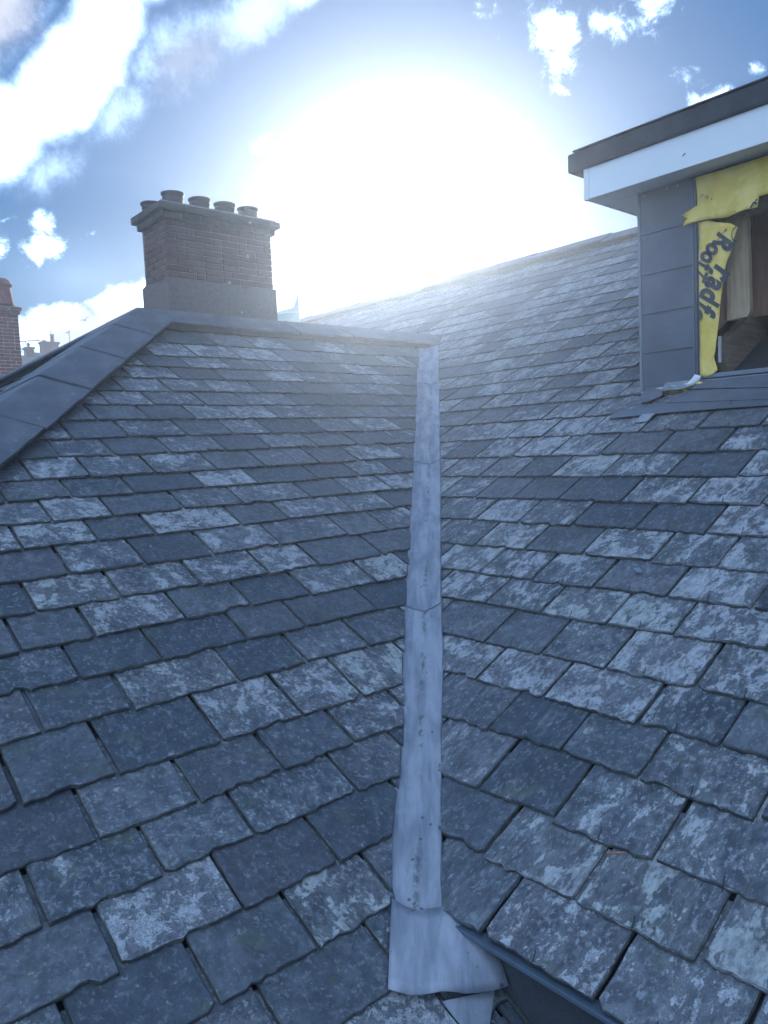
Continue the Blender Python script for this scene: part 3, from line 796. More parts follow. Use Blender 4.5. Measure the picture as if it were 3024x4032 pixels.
# flared foot: a dressed sheet that swings round under the right-hand eaves
lf = [edge_at(LE, PL, qv, .010) for qv in (3.08, 2.96, 2.86)]+[Vector((1.232, 1.496, -1.461))*.985]
lf = [lf[0], lf[1], lf[2], Vector((1.228, 1.485, -1.452))]
rt = [Vector((1.505, 1.545, -1.370)), Vector((1.529, 1.42, -1.411)), Vector((1.532, 1.350, -1.447)), Vector((1.522, 1.312, -1.504))]
bt = [Vector((1.228, 1.485, -1.452)), Vector((1.282, 1.440, -1.470)), Vector((1.345, 1.398, -1.480)), Vector((1.42, 1.360, -1.498)), Vector((1.522, 1.312, -1.504))]
rows = []; n, w = 9, 11; at = []


def along(ps, t):
    x = t*(len(ps)-1); i = min(int(x), len(ps)-2); return ps[i].lerp(ps[i+1], x-i)


tpc = crease_at(3.04)+Vector((0, 0, .026))
tp = [lf[0], lf[0].lerp(tpc, .5), tpc, tpc.lerp(rt[0], .5), rt[0]]
for i in range(n):
    s = i/(n-1); row = []
    for j in range(w):
        t = j/(w-1)
        p = along(lf, s)*(1-t)+along(rt, s)*t+along(tp, t)*(1-s)+along(bt, t)*s-(tp[0]*(1-t)*(1-s)+rt[0]*t*(1-s)+bt[0]*(1-t)*s+bt[-1]*t*s)
        p += Vector((0, 0, 1))*(.006*math.sin(t*9+s*3)*s+rng.gauss(0, .0012))
        row.append(p); at.append(.9*(1-s)*(1-abs(t-.5)*2))
    rows.append(row)
c = rows[4][5].copy()
fm = MB().grid([[a-c for a in r] for r in rows])
o = fm.build('lead_foot', M['lead'], valley, smooth=True, loc=c, attrs=dict(crease=('FLOAT', at)), fix=True, solid=.004)
tri = [PL.P(1.345, 1.60, .010), PL.P(1.505, 1.545, .008), PL.P(1.36, 1.44, .004)]
MB().prism(tri, PL.n*-.005).build('lead_offcut', M['lead'], valley, fix=True)

# ------------------------------------------------------------------ brick chimney on the ridge
chim = thing('brick_chimney', 'dark brick chimney stack with rendered foot and corbelled cap behind the left ridge', 'chimney', loc=(3.83, 6.9, .9))
o0 = Vector((3.83, 6.9, .9))
X0, X1, Y0, Y1 = 3.255, 4.385, 6.62, 7.13


def bricks_on(root, mats, mort, x0, x1, y0, y1, z0, z1, org, ch=.0605, bl=.19, j=.008, sides=('S', 'W', 'E', 'N'), proud=.004, name='brick'):
    """mortar core and separate bricks on the faces of a rectangular stack"""
    MB().box((x0+.004-org.x, y0+.004-org.y, z0-org.z), (x1-.004-org.x, y1-.004-org.y, z1-org.z)).build('mortar_core', mort, root)
    meshes = {}
    def brick_mesh(L, D, H):
        key = (round(L, 3), round(D, 3), rng.randrange(3))
        if key not in meshes:
            m = MB().box((-L/2, -D/2, -H/2), (L/2, D/2, H/2)); bm = bmesh.new(); me = bpy.data.meshes.new(name)
            me.from_pydata(m.v, [], m.f); bm.from_mesh(me); bmesh.ops.bevel(bm, geom=bm.edges[:], offset=.004, segments=1, affect='EDGES')
            for v in bm.verts: v.co += Vector([rng.gauss(0, .0009) for _ in range(3)])
            bm.to_mesh(me); bm.free(); me.materials.append(mats); meshes[key] = me
        return meshes[key]
    n = max(1, round((z1-z0)/ch)); ch = (z1-z0)/n
    for k in range(n):
        z = z0+(k+.5)*ch
        for sd in sides:
            L = (x1-x0) if sd in 'SN' else (y1-y0)
            # alternate stretchers and headers
            pos = 0.; off = [bl, bl*.5][k % 2]; a = 0; first = True
            cuts = [0]
            nx = off
            while nx < L-.03: cuts.append(nx); nx += bl*(.5 if rng.random() < .18 else 1)
            cuts.append(L)
            if len(cuts) > 2 and cuts[-1]-cuts[-2] < .05: cuts.pop(-2)
            for a, b in zip(cuts, cuts[1:]):
                # alternate which face owns the corner
                ea = eb = 0.
                if sd in 'WE' :
                    ea = .040 if a == 0 else 0; eb = .040 if b == L else 0
                ln = b-a-j-ea-eb
                if sd in 'SN': ea = -.007 if a == 0 else 0; eb = -.007 if b == L else 0; ln = b-a-j-ea-eb
                if ln < .02: continue
                m_ = (a+ea+b-eb)/2; dp = .05; pj = proud+rng.uniform(-.002, .003)
                if sd == 'S': c_ = (x0+m_, y0+dp/2-pj, z); rz = 0
                elif sd == 'N': c_ = (x0+m_, y1-dp/2+pj, z); rz = 0
                elif sd == 'W': c_ = (x0+dp/2-pj, y0+m_, z); rz = math.pi/2
                else: c_ = (x1-dp/2+pj, y0+m_, z); rz = math.pi/2
                o = obj(name, None, None, None, root, mesh=brick_mesh(ln, dp, ch-j)); o.location = Vector(c_)-org; o.rotation_euler = (0, rng.uniform(-.006, .006), rz)


bricks_on(chim, M['brick'], M['mortar'], X0, X1, Y0, Y1, 1.60, 2.185, o0, sides=('S', 'W'))
bricks_on(chim, M['cap'], M['mortar'], X0-.035, X1+.035, Y0-.035, Y1+.035, 2.187, 2.248, o0, bl=.19, sides=('S', 'W', 'E'))
bricks_on(chim, M['cap'], M['mortar'], X0-.075, X1+.075, Y0-.075, Y1+.075, 2.25, 2.312, o0, bl=.23, j=.004, sides=('S', 'W', 'E'))
# render: uneven top edge
rb = MB(); n = 14; x0, x1, y0, y1 = X0-.022, X1+.024, Y0-.022, Y1+.022; zb_ = .55
ring = [(x0+(x1-x0)*i/n, y0) for i in range(n)]+[(x1, y0+(y1-y0)*i/6) for i in range(6)]+[(x1-(x1-x0)*i/n, y1) for i in range(n)]+[(x0, y1-(y1-y0)*i/6) for i in range(6)]
k = len(ring); ch = [1.655+.012*math.sin(i*1.1)+rng.uniform(-.008, .008) for i in range(k)]
for zt in (0, 1, 2):
    for i, (a, b) in enumerate(ring):
        if zt == 0: rb.v.append((a-o0.x, b-o0.y, zb_-o0.z))
        elif zt == 1: rb.v.append((a-o0.x, b-o0.y, ch[i]-.008-o0.z))
        else: rb.v.append(((a-o0.x)*.962, (b-o0.y)*.93, ch[i]-o0.z))
rb.f += [(z*k+i, z*k+(i+1) % k, (z+1)*k+(i+1) % k, (z+1)*k+i) for z in (0, 1) for i in range(k)]
rb.build('rendered_base', M['render'], chim, fix=True)
MB().box((X0-.05-o0.x, Y0-.05-o0.y, 2.312-o0.z), (X1+.05-o0.x, Y1+.05-o0.y, 2.335-o0.z)).build('flaunching', M['mortar'], chim, bevel=.01)
pot_labels = ['first black chimney pot from the left along the front of the cap', 'second black chimney pot from the left along the front of the cap', 'third black chimney pot from the left along the front of the cap', 'rightmost black chimney pot on the brick stack']
prof = [(.099, 2.30), (.095, 2.38), (.092, 2.440), (.099, 2.447), (.099, 2.456), (.093, 2.462), (.099, 2.474), (.108, 2.484), (.109, 2.500), (.100, 2.503), (.086, 2.49), (.080, 2.44), (.078, 2.33)]
for i, (px, py, dz) in enumerate(((3.470, 6.86, .005), (3.752, 6.86, .0), (4.022, 6.86, .0), (4.292, 6.86, .0), (3.345, 7.055, -.06))):
    m = MB().lathe([(r, z+dz-2.3) for r, z in prof], 0, 0)
    o = m.build('chimney_pot', M['pot'], None, smooth=True, loc=(px, py, 2.3), fix=True)
    o.rotation_euler = (rng.uniform(-.015, .015), rng.uniform(-.015, .015), 0)
    tag(o, pot_labels[i] if i < 4 else 'low black chimney pot at the back left corner of the brick stack', 'chimney pot', 'chimney pots on the brick stack')

# ------------------------------------------------------------------ dormer
DX = 4.685; YL = 2.705
dorm = thing('dormer', 'unfinished flat-roofed dormer with grey cladding, white fascia and torn yellow membrane on the right slope', 'dormer', loc=(DX, 1.2, .3))
D0 = Vector((DX, 1.2, .3))


def part(name, mb, m, bevel=0, parent=dorm, **kw):
    off = D0 if parent is dorm else Vector((0, 0, 0))
    mb.v = [tuple(Vector(v)-D0) for v in mb.v]
    return mb.build(name, m, parent, bevel=bevel, fix=True, **kw)


zs = [.30, .553, .806, 1.058, 1.318, 1.586]
for i, (a, b) in enumerate(zip(zs, zs[1:])):
    # each board leans out a little at its foot
    part('cladding_board', MB().prism([(DX+.001, 2.340, b+.012), (DX+.001, 2.694, b+.012), (DX+.010, 2.694, b+.012), (DX+.010, 2.340, b+.012)][:0] or [(DX-.012, 2.341, a-.006), (DX-.004, 2.341, b-.004), (DX+.006, 2.341, b-.004), (DX-.002, 2.341, a-.006)], (0, .352, 0)), M['clad'], .0015)
part('corner_trim', MB().prism([(DX-.016, 2.694, .285), (DX+.03, 2.694, .285), (DX+.03, 2.712, .285), (DX-.016, 2.712, .285)], (0, 0, 1.30)), M['trim'], .002)
part('edge_trim', MB().box((DX-.012, 2.336, .31), (DX+.02, 2.341, 1.56)), M['trim'], .001)
part('edge_trim', MB().box((DX-.006, 2.316, .36), (DX+.03, 2.335, 1.56)), M['trimd'], .003)
part('edge_trim', MB().box((DX-.002, 2.300, .36), (DX+.03, 2.3145, 1.56)), M['trimd'], .003)
part('jamb_tape', MB().box((DX-.006, 2.313, .325), (DX+.012, 2.334, .365)), M['red'])
part('cheek', MB().prism([(DX+.03, 2.70, .31), (DX+.03, 2.70, 1.586), (7.05, 2.70, 1.586)], (0, -.10, 0)), M['clad'])
part('framing_wall', MB().box((DX+.032, 2.302, .30), (DX+.10, 2.60, 1.586)), M['ply'])
# roof slab
part('flat_roof', MB().box((4.462, -.4, 1.782), (7.55, 3.10, 1.905)), M['felt'], .012)
part('roof_overlay', MB().box((4.455, -.4, 1.907), (7.55, 3.055, 1.918)), M['felt'], .004)
part('fascia', MB().box((4.485, -.38, 1.583), (4.50, 2.948, 1.781)), M['upvc'], .002)
part('fascia_corner', MB().box((4.480, 2.949, 1.579), (4.512, 2.988, 1.781)), M['upvc'], .003)
part('fascia', MB().box((4.513, 2.970, 1.583), (7.4, 2.985, 1.781)), M['upvc'], .002)
part('soffit', MB().box((4.501, -.38, 1.588), (4.70, 2.969, 1.597)), M['soffit'])
part('soffit', MB().box((4.703, 2.714, 1.588), (7.1, 2.969, 1.597)), M['soffit'])
part('roof_joists', MB().box((4.705, -.38, 1.60), (7.4, 2.70, 1.778)), M['dark'])
m = MB(); m.tube([(4.4845, 2.30, 1.66), (4.478, 2.29, 1.662), (4.479, 2.282, 1.668)], .003, 5)
part('fascia_nail', m, M['trim'])
for y in (2.66, 2.50, 2.43):
    part('clout_nail', MB().box((DX-.012, y, 1.555), (DX-.006, y+.008, 1.563)), M['soffit'])
# opening: far jamb, sill and the loft behind
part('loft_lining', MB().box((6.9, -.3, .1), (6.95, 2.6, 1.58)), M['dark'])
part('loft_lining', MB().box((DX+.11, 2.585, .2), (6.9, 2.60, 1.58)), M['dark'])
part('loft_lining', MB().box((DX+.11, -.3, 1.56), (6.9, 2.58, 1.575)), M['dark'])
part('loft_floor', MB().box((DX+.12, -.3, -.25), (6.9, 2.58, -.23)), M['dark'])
part('side_wall', MB().box((DX, -.38, .30), (6.9, -.31, 1.586)), M['clad'])
part('front_panel', MB().box((DX, -.31, .37), (DX+.06, .55, 1.586)), M['clad'])
part('plywood_panel', MB().prism([(4.84, 2.30, .63), (4.84, 2.30, 1.56), (4.84, 2.188, 1.56), (4.84, 2.188, .715)], (.018, 0, 0)), M['ply'])
part('stud', MB().prism([(4.80, 2.187, .695), (4.80, 2.187, 1.57), (4.80, 2.065, 1.57), (4.80, 2.045, .73), (4.80, 2.062, .700)], (.045, 0, 0)), M['board'], .002)
part('plywood_panel', MB().box((5.2, 1.45, .75), (5.22, 2.20, 1.56)), M['ply'])
part('header', MB().box((4.78, .55, 1.30), (4.83, 2.30, 1.36)), M['rafter'])
# exposed rafters of the old roof, following its slope
for y, w_ in ((2.20, .06), (1.72, .05), (1.25, .05), (.8, .05)):
    a = Vector((4.86, y, .36)); e_ = Vector((math.cos(pr), 0, math.sin(pr))); nn = Vector((-math.sin(pr), 0, math.cos(pr)))
    part('rafter', MB().prism([a+nn*.21, a, a+e_*2.0, a+e_*2.0+nn*.21], (0, w_, 0)), M['rafter'], .002)
part('white_stud', MB().box((4.745, 2.206, .44), (4.765, 2.218, .60)), M['soffit'])
part('sill_board', MB().box((DX-.002, .5, .345), (DX+.10, 2.335, .372)), M['trim'], .003)
part('sill_board', MB().box((DX-.008, .5, .305), (DX+.05, 2.335, .338)), M['trim'], .002)
# lead apron dressed onto the slates
apu = [PR.P(-.3, 5.30, .030), PR.P(2.325, 5.30, .030), PR.P(2.32, 5.215, .024), PR.P(1.84, 5.150, .020), PR.P(-.3, 5.16, .020)]
part('lead_apron', MB().prism(apu, PR.n*-.01), M['apron'], .003)
apm = [PR.P(-.3, 5.158, .013), PR.P(1.84, 5.148, .013), PR.P(2.32, 5.213, .014), PR.P(2.36, 5.19, .013), PR.P(2.42, 5.06, .013), PR.P(1.789, 5.005, .012), PR.P(-.3, 5.00, .012)]
part('lead_apron', MB().prism(apm, PR.n*-.006), M['apron'], .002)
apl = [PR.P(-.3, 5.01, .006), PR.P(1.79, 5.01, .006), PR.P(2.42, 5.08, .007), PR.P(2.60, 5.06, .007), PR.P(2.752, 4.955, .007), PR.P(2.745, 4.905, .006), PR.P(2.30, 4.935, .006), PR.P(1.768, 4.940, .006), PR.P(-.3, 4.94, .006)]
part('lead_apron', MB().prism(apl, PR.n*-.004), M['apron'], .001)
part('lead_soaker', MB().prism([PR.P(2.66, 5.30, .022), PR.P(2.655, 5.16, .016), PR.P(2.60, 5.08, .014), PR.P(2.53, 5.12, .015), PR.P(2.50, 5.17, .016), PR.P(2.53, 5.30, .022)], PR.n*-.005), M['apron'], .001)
part('lead_soaker', MB().prism([PR.P(2.53, 5.31, .040), PR.P(2.52, 5.20, .033), PR.P(2.38, 5.20, .033), PR.P(2.32, 5.24, .035), PR.P(2.30, 5.31, .040)], PR.n*-.004), M['lead'], .001)
part('lead_soaker', MB().prism([PR.P(2.522, 4.93, .008), PR.P(2.524, 4.825, .006), PR.P(2.438, 4.83, .006), PR.P(2.434, 4.93, .008)], PR.n*-.003), M['lead'], .001)


# torn membrane: crumpled sheets with real folds
def sheet(name, outline, x, m, amp=.006, seedf=3., thick=.0012, parent=dorm):
    """outline in (y, z) filled as a fine triangulated sheet that billows out of the wall plane"""
    bm = bmesh.new(); vs = [bm.verts.new((0, a, b)) for a, b in outline]
    es = [bm.edges.new((vs[i], vs[(i+1) % len(vs)])) for i in range(len(vs))]
    bmesh.ops.triangle_fill(bm, edges=es, use_beauty=True)
    for _ in range(3): bmesh.ops.subdivide_edges(bm, edges=[e for e in bm.edges if e.calc_length() > .03], cuts=1, use_grid_fill=False); bmesh.ops.triangulate(bm, faces=bm.faces[:])
    for v in bm.verts:
        y, z = v.co.y, v.co.z
        v.co.x = x-amp*(1+math.sin(y*38*seedf/3+z*9)*.6+math.sin(z*31+y*17+seedf)*.35)
    me = bpy.data.meshes.new(name); bm.to_mesh(me); bm.free(); me.materials.append(m); me.shade_smooth()
    for v in me.vertices: v.co -= D0
    o = bpy.data.objects.new(name, me); C.objects.link(o); o.parent = parent
    md = o.modifiers.new('t', 'SOLIDIFY'); md.thickness = thick
    return o


top = [(2.298, 1.565), (2.30, 1.40), (2.345, 1.38), (2.396, 1.364), (2.378, 1.345), (2.356, 1.332), (2.372, 1.325), (2.386, 1.293), (2.35, 1.300), (2.303, 1.303), (2.25, 1.300), (2.18, 1.292), (2.112, 1.282), (2.06, 1.288), (2.01, 1.296), (1.938, 1.294), (1.930, 1.352), (1.882, 1.350), (1.70, 1.36), (1.50, 1.33), (1.30, 1.36), (.9, 1.34), (.6, 1.36), (.6, 1.565)]
mt = sheet('membrane', top, DX-.022, M['memb'], .010, 3.)
mt['label'] = 'torn yellow membrane band hanging under the soffit'
side = [(2.300, 1.30), (2.24, 1.30), (2.19, 1.275), (2.105, 1.247), (2.061, 1.213), (2.089, 1.146), (2.105, 1.08), (2.131, 1.03), (2.150, .93), (2.160, .87), (2.172, .78), (2.176, .715), (2.186, .65), (2.193, .59), (2.204, .50), (2.212, .47), (2.204, .434), (2.187, .387), (2.225, .362), (2.266, .352), (2.300, .365), (2.302, .60), (2.300, .90)]
ms = sheet('membrane', side, DX-.004, M['memb'], .006, 4.5)
ms['label'] = 'long torn strip of yellow printed membrane down the left of the opening'
sheet('membrane_flap', [(2.600, .303), (2.48, .312), (2.36, .312), (2.33, .318), (2.29, .328), (2.265, .312), (2.33, .279), (2.38, .273), (2.45, .270), (2.52, .269), (2.62, .274)], DX-.030, M['memb'], .010, 6.)
sheet('membrane_flap', [(2.575, .308), (2.36, .322), (2.332, .352), (2.318, .372), (2.278, .360), (2.287, .335), (2.330, .305), (2.40, .297), (2.50, .294)], DX-.040, M['white'], .012, 5.)
part('trim_clip', MB().box((DX-.020, 2.326, .316), (DX-.012, 2.340, .352)), M['soffit'])


# printing on the membrane
def glyph(ch, y, z, size, ang, x, shear=.2, bold=.0042):
    """one letter; ang turns its reading direction from straight left (viewer's right is -y)"""
    cv = bpy.data.curves.new('t', 'FONT'); cv.body = ch; cv.size = size; cv.shear = shear; cv.offset = bold*size/.1; cv.align_x = 'CENTER'; cv.align_y = 'CENTER'
    cv.extrude = .0002; cv.resolution_u = 3
    o = bpy.data.objects.new('t', cv); me = o.to_mesh()
    rx = Vector((0, math.cos(ang), -math.sin(ang))); ry = Vector((0, -math.sin(ang), -math.cos(ang)))
    pts_ = [Vector((x, y, z))+rx*v.co.x*.72+ry*v.co.y+Vector((-1, 0, 0))*v.co.z for v in me.vertices]
    res = ([Vector((p.x, min(p.y, 2.3005), p.z))-D0 for p in pts_], [tuple(p.vertices) for p in me.polygons])
    o.to_mesh_clear(); bpy.data.objects.remove(o); bpy.data.curves.remove(cv)
    return res


def lettering(glyphs, parent, label):
    mb = MB()
    for g in glyphs:
        V, F = glyph(*g); n = len(mb.v); mb.v += V; mb.f += [tuple(n+i for i in f) for f in F]
    o = mb.build('lettering', M['ink'], parent); o['label'] = label
    return o


LX = DX-.0175
lettering([('R', 2.146, 1.152, .178, R_(54), LX), ('o', 2.204, 1.118, .160, R_(58), LX), ('o', 2.238, 1.080, .155, R_(62), LX), ('f', 2.258, 1.032, .155, R_(64), LX), ('T', 2.296, .985, .130, R_(66), LX)], ms, 'navy lettering Roof T')
lettering([('r', 2.146, .965, .215, R_(56), LX), ('a', 2.192, .908, .200, R_(60), LX), ('d', 2.230, .848, .200, R_(62), LX), ('f', 2.258, .780, .200, R_(63), LX), ('o', 2.308, .745, .190, R_(64), LX)], ms, 'navy lettering radfo')
txt = 'Manufactured in the UK'
lettering([(c_, 2.128+.0078*i, 1.214-.0075*i, .021, R_(46), LX, .2, .002) for i, c_ in enumerate(txt) if c_ != ' '], ms, 'small line of print')
lettering([(c_, 2.205+.0115*i, 1.408+.0075*i, .028, R_(-32), DX-.040, .2, .002) for i, c_ in enumerate('k by U') if c_ != ' '], mt, 'small line of print')
# part of a ring mark at the torn edges
rg_ = MB()
for a in range(0, 9):
    t0, t1 = R_(100+a*20), R_(100+(a+1)*20)
    f = lambda t, r: Vector((LX, 2.062+.035*abs(math.cos(t))*(1 if math.cos(t) < 0 else -.0)*r, 1.175+.048*math.sin(t)*r))-D0
    n = len(rg_.v); rg_.v += [f(t0, 1), f(t1, 1), f(t1, .86), f(t0, .86)]; rg_.f.append((n, n+1, n+2, n+3))
rg_.build('ring_mark', M['ink'], ms)
rg_ = MB()
for y_, z_, y2, z2, w_ in ((1.975, 1.296, 1.955, 1.325, .005), (1.955, 1.325, 1.938, 1.312, .006), (1.948, 1.330, 1.934, 1.338, .004)):
    d = Vector((0, y2-y_, z2-z_)).normalized(); s_ = Vector((0, -d.z, d.y))*w_
    a, b = Vector((DX-.041, y_, z_))-D0, Vector((DX-.041, y2, z2))-D0
    n = len(rg_.v); rg_.v += [a-s_, b-s_, b+s_, a+s_]; rg_.f.append((n, n+1, n+2, n+3))
rg_.build('ring_mark', M['ink'], mt)

# bits lying on the slates
def chip(name, plane, u, v, sz, m, label, cat, ang=0., h=.012):
    c_ = plane.P(u, v, h); a = plane.eu*math.cos(ang)+plane.ev*math.sin(ang); b = plane.ev*math.cos(ang)-plane.eu*math.sin(ang)
    pts = [a*-sz[0]+b*-sz[1]*.3, a*-sz[0]*.2+b*-sz[1], a*sz[0]+b*-sz[1]*.2, a*sz[0]*.3+b*sz[1]]
    o = MB().prism(pts, plane.n*.006).build(name, m, None, loc=c_, fix=True)
    return tag(o, label, cat)


chip('slate_chip', PR, 1.75, 3.37, (.030, .016), M['trim'], 'small pale triangular slate chip lying on a grey slate below the dormer', 'slate chip', .3)
chip('twig', PR, 1.16, 2.075, (.030, .0025), M['ply'], 'short reddish twig lying on a slate right of the valley', 'twig', 2.6)

# ------------------------------------------------------------------ what shows behind the ridge
k_ = 13.5/9


def kk(p): return Vector(p)*k_


sp = thing('pointed_roof_upstand', 'pale green pointed metal upstand showing just right of the brick chimney', 'roof upstand', loc=kk((5.0, 7.3, 1.5)))
so_ = kk((5.0, 7.3, 1.5))
a, b, c_, d, e, f_, g_ = [kk(p) for p in ((4.927, 7.36, 1.599), (5.071, 7.251, 1.647), (5.095, 7.202, 1.78), (5.104, 7.193, 1.79), (5.135, 7.234, 1.30), (4.80, 7.46, 1.30), (4.80, 7.46, 1.56))]
mid = kk((5.13, 7.23, 1.60))
MB().prism([p-so_ for p in (g_, a, b, c_, d, mid, e, f_)], (.05, .06, 0)).build('upstand_panel', M['pale'], sp, fix=True)
v = (kk((4.80, 7.46, 1.566))-so_, kk((5.131, 7.23, 1.585))-so_)
MB().tube([p+Vector((-.03, -.03, 0)) for p in v], .010, 5).build('drip_rail', M['soffit'], sp)
MB().prism([kk((4.8, 7.46, 1.30))-so_, kk((5.14, 7.23, 1.30))-so_, kk((5.14, 7.23, -3))-so_, kk((4.8, 7.46, -3))-so_], (1.2, 1.4, 0)).build('wall', M['wall'], sp, fix=True)

# neighbour's red brick chimney at the left edge
ch2 = thing('brick_chimney', 'red brick chimney with pale joints at the left edge, beyond the hip tiles', 'chimney', loc=(4.4, 17.3, 1.0))
o2 = Vector((4.4, 17.3, 1.0))
bricks_on(ch2, M['brick2'], M['mortar2'], 3.75, 4.93, 17.0, 17.6, 1.35, 3.10, o2, ch=.074, bl=.215, j=.012, sides=('S', 'E'))
bricks_on(ch2, M['brick2'], M['mortar2'], 3.72, 4.96, 16.97, 17.63, 3.102, 3.176, o2, ch=.074, bl=.215, j=.012, sides=('S', 'E'))
bricks_on(ch2, M['brick2'], M['mortar2'], 3.69, 4.995, 16.94, 17.66, 3.178, 3.25, o2, ch=.072, bl=.215, j=.012, sides=('S', 'E'))
MB().prism([(3.72-4.4, -.33, 2.252), (4.97-4.4, -.33, 2.252), (4.88-4.4, -.1, 2.33), (3.9-4.4, -.1, 2.33)], (0, .5, 0)).build('flaunching', M['mortar2'], ch2, fix=True)
MB().box((3.75-4.4, -.28, -9), (4.93-4.4, .28, .348)).build('stack_base', M['brick2'], ch2)
for i, (x, lab) in enumerate(((4.70, 'red clay chimney pot with a hooded top on the left-edge chimney'),)):
    m = MB().lathe([(.215, 3.30-3.2), (.19, 3.45-3.2), (.165, 3.66-3.2), (.20, 3.69-3.2), (.205, 3.72-3.2), (.17, 3.76-3.2), (.155, 3.80-3.2), (.10, 3.84-3.2), (.02, 3.85-3.2)], 0, 0, 24)
    tag(m.build('chimney_pot', M['redpot'], None, smooth=False, loc=(x, 17.15, 3.2), fix=True), lab, 'chimney pot')
tag(MB().tube([(0, 0, 0), (.42, .02, .05)], .012, 5).tube([(.1, 0, 0), (.14, 0, -.09), (.2, 0, -.05)], .01, 5).tube([(.2, -.1, .02), (.2, .12, .02)], .008, 4).tube([(.38, -.1, .045), (.38, .12, .045)], .008, 4).build('tv_aerial', M['metal'], None, loc=(4.93, 17.02, 2.56)), 'small aerial sticking out from the right side of the left-edge chimney', 'aerial')
# roof the neighbour's chimney rises from
nh = thing('neighbour_house', 'slate-roofed neighbouring house whose chimney stands at the left edge', 'house', loc=(0, 0, 0))
MB().box((-4, 14.9, -8), (4.9, 20.5, -.8)).build('wall', M['wall'], nh)
MB().prism([(-4.3, 14.6, -.9), (-4.3, 17.6, 1.45), (-4.3, 20.8, -.9)], (9.4, 0, 0)).build('roof', M['farroof'], nh, fix=True)


# ------------------------------------------------------------------ terrace on the hill, far left
def far_house(name, label, x, y, w, d, zb, ze, zr, stacks, aer=()):
    h = thing(name, label, 'house', loc=(x, y, zb)); 
    MB().box((-w/2, -d/2, 0), (w/2, d/2, ze-zb)).build('wall', M['wall'], h)
    r = MB().prism([(-w/2-.3, -d/2-.3, ze-zb+.01), (-w/2-.3, 0, zr-zb), (-w/2-.3, d/2+.3, ze-zb+.01)], (w+.6, 0, 0)).build('roof', M['farroof'], h, fix=True)
    for (sx, sw, sz, pots) in stacks:
        c = MB().box((sx-sw/2, -.25, zr-zb-.6), (sx+sw/2, .25, sz-zb)).box((sx-sw/2-.05, -.3, sz-zb+.001), (sx+sw/2+.05, .3, sz-zb+.1)).build('chimney', M['brick'], r)
        for (px, pz, pr_) in pots:
            h_ = obj('pot', *(lambda q: (q.v, q.f))(MB().lathe([(pr_, sz-zb+.08), (pr_*.8, pz-zb-.08), (pr_*1.1, pz-zb-.05), (pr_*.9, pz-zb)], sx+px, 0, 10)), M['redpot'], r)
    for i in range(3):
        wx = -w/2+w*(i+.5)/3
        f = MB().box((wx-.45, -d/2-.06, (ze-zb)-2.2), (wx+.45, -d/2-.003, (ze-zb)-.7)).build('window', M['soffit'], h)
        MB().box((wx-.38, -d/2-.075, (ze-zb)-2.12), (wx+.38, -d/2-.062, (ze-zb)-.78)).build('pane', M['glass'], f)
    return h


K = .63
far_house('far_house', 'distant slate-roofed house on the skyline with a two-stepped chimney', 22.4*K, 63.5*K, 5.0*K, 8*K, -4, 7.0*K, 8.75*K, [(-1.85*K, 1.25*K, 9.45*K, [(-.35*K, 9.75*K, .16*K), (.28*K, 10.25*K, .17*K)])])
far_house('far_house', 'distant low slate roof between the left-edge chimney and the far chimneys', 16.3*K, 64.5*K, 6.0*K, 8*K, -4, 6.9*K, 8.62*K, [(3.0*K, .55*K, 9.10*K, [(0, 9.62*K, .11*K)])])
for (x, y, z, L, lab) in ((21.75*K, 62.2*K, 8.6*K, 1.15, 'tall thin aerial with a side arm right of the distant chimneys'), (20.75*K, 63.4*K, 10.1*K, .3, 'short aerial rod on the distant chimney')):
    m = MB().tube([(0, 0, 0), (0, 0, L)], .024, 5)
    if L > 1: m.tube([(-.06, 0, .55), (.62, -.06, .62)], .02, 4).tube([(.2, -.13, .57), (.2, .13, .57)], .014, 4).tube([(.45, -.13, .6), (.45, .13, .6)], .014, 4).tube([(-.16, 0, L-.13), (.06, 0, L-.06)], .026, 4)
    tag(m.build('tv_aerial', M['metal'], None, loc=(x, y, z)), lab, 'aerial')

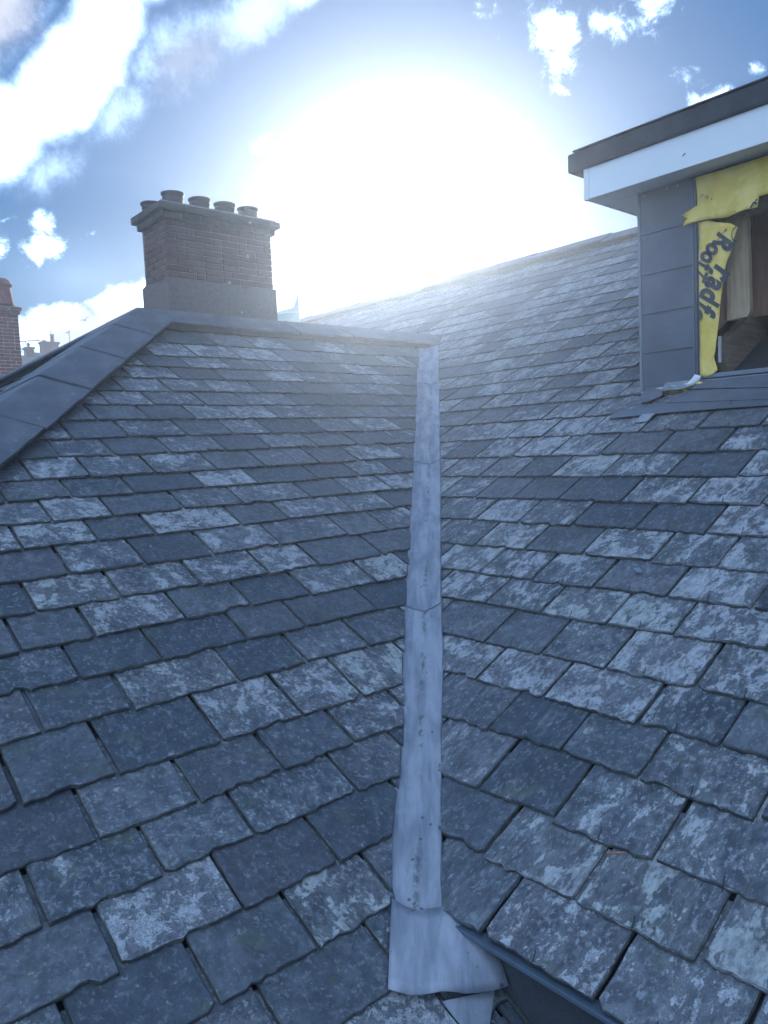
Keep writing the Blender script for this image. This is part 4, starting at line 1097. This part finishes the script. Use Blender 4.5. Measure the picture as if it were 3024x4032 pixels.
# gull gliding
gl = thing('seagull', 'white and grey seagull gliding with raised wings against the low cloud', 'bird', loc=Vector((22.74, 61.245, 11.17))*.66)
gm = .48*Matrix.Rotation(R_(-38), 3, 'Z') @ Matrix.Rotation(R_(-24), 3, 'Y') @ Matrix.Rotation(R_(30), 3, 'X')
body = MB().tube([gm @ Vector(p) for p in ((0, -.26, 0), (0, -.20, .01), (0, -.12, .01), (0, 0, 0), (0, .12, .0), (0, .24, .01))], [.012, .035, .055, .065, .045, .02], 8)
body.build('body', M['gull'], gl, smooth=True)
for s in (-1, 1):
    V = [gm @ Vector(p) for p in ((0, -.09, .02), (s*.28, -.12, .17), (s*.46, -.05, .15), (s*.72, .10, .06), (s*.44, .07, .14), (s*.26, .06, .155), (0, .10, .02))]
    MB().prism(V, gm @ Vector((0, 0, .014))).build('wing', M['gullg'], gl, fix=True)
MB().prism([gm @ Vector(p) for p in ((-.02, .2, .01), (.02, .2, .01), (.07, .36, .01), (-.07, .36, .01))], gm @ Vector((0, 0, .01))).build('tail', M['gull'], gl, fix=True)

# ------------------------------------------------------------------ ground
n = 60; Lg = 420.
rows = []
for i in range(n+1):
    row = []
    for j in range(n+1):
        x = -Lg+2*Lg*j/n; y = -Lg+2*Lg*i/n
        d = math.hypot(x, y); hz = -8+4.5*max(0, min(1, (d-22)/18))*(1 if y > 0 and x > -40 else .3)
        row.append((x, y, hz))
    rows.append(row)
tag(MB().grid(rows).build('ground', M['ground'], None, smooth=True), kind='structure')

# ------------------------------------------------------------------ lit air volume added to imitate veiling lens glare
GLARE_DENSITY = .0058
if GLARE_DENSITY:
    hm = bpy.data.materials.new('glare_air'); hm.use_nodes = True; H = NT(hm.node_tree); H.n.clear()
    pv = H.new('ShaderNodeVolumePrincipled'); pv.inputs['Color'].default_value = (.66, .79, 1, 1); pv.inputs['Density'].default_value = GLARE_DENSITY
    pv.inputs['Anisotropy'].default_value = .81
    ho = H.new('ShaderNodeOutputMaterial'); H.l.new(pv.outputs[0], ho.inputs['Volume'])
    hb = MB().box((-430, -430, -9), (430, 430, 8.1)).build('glare_volume', hm); tag(hb, kind='stuff')
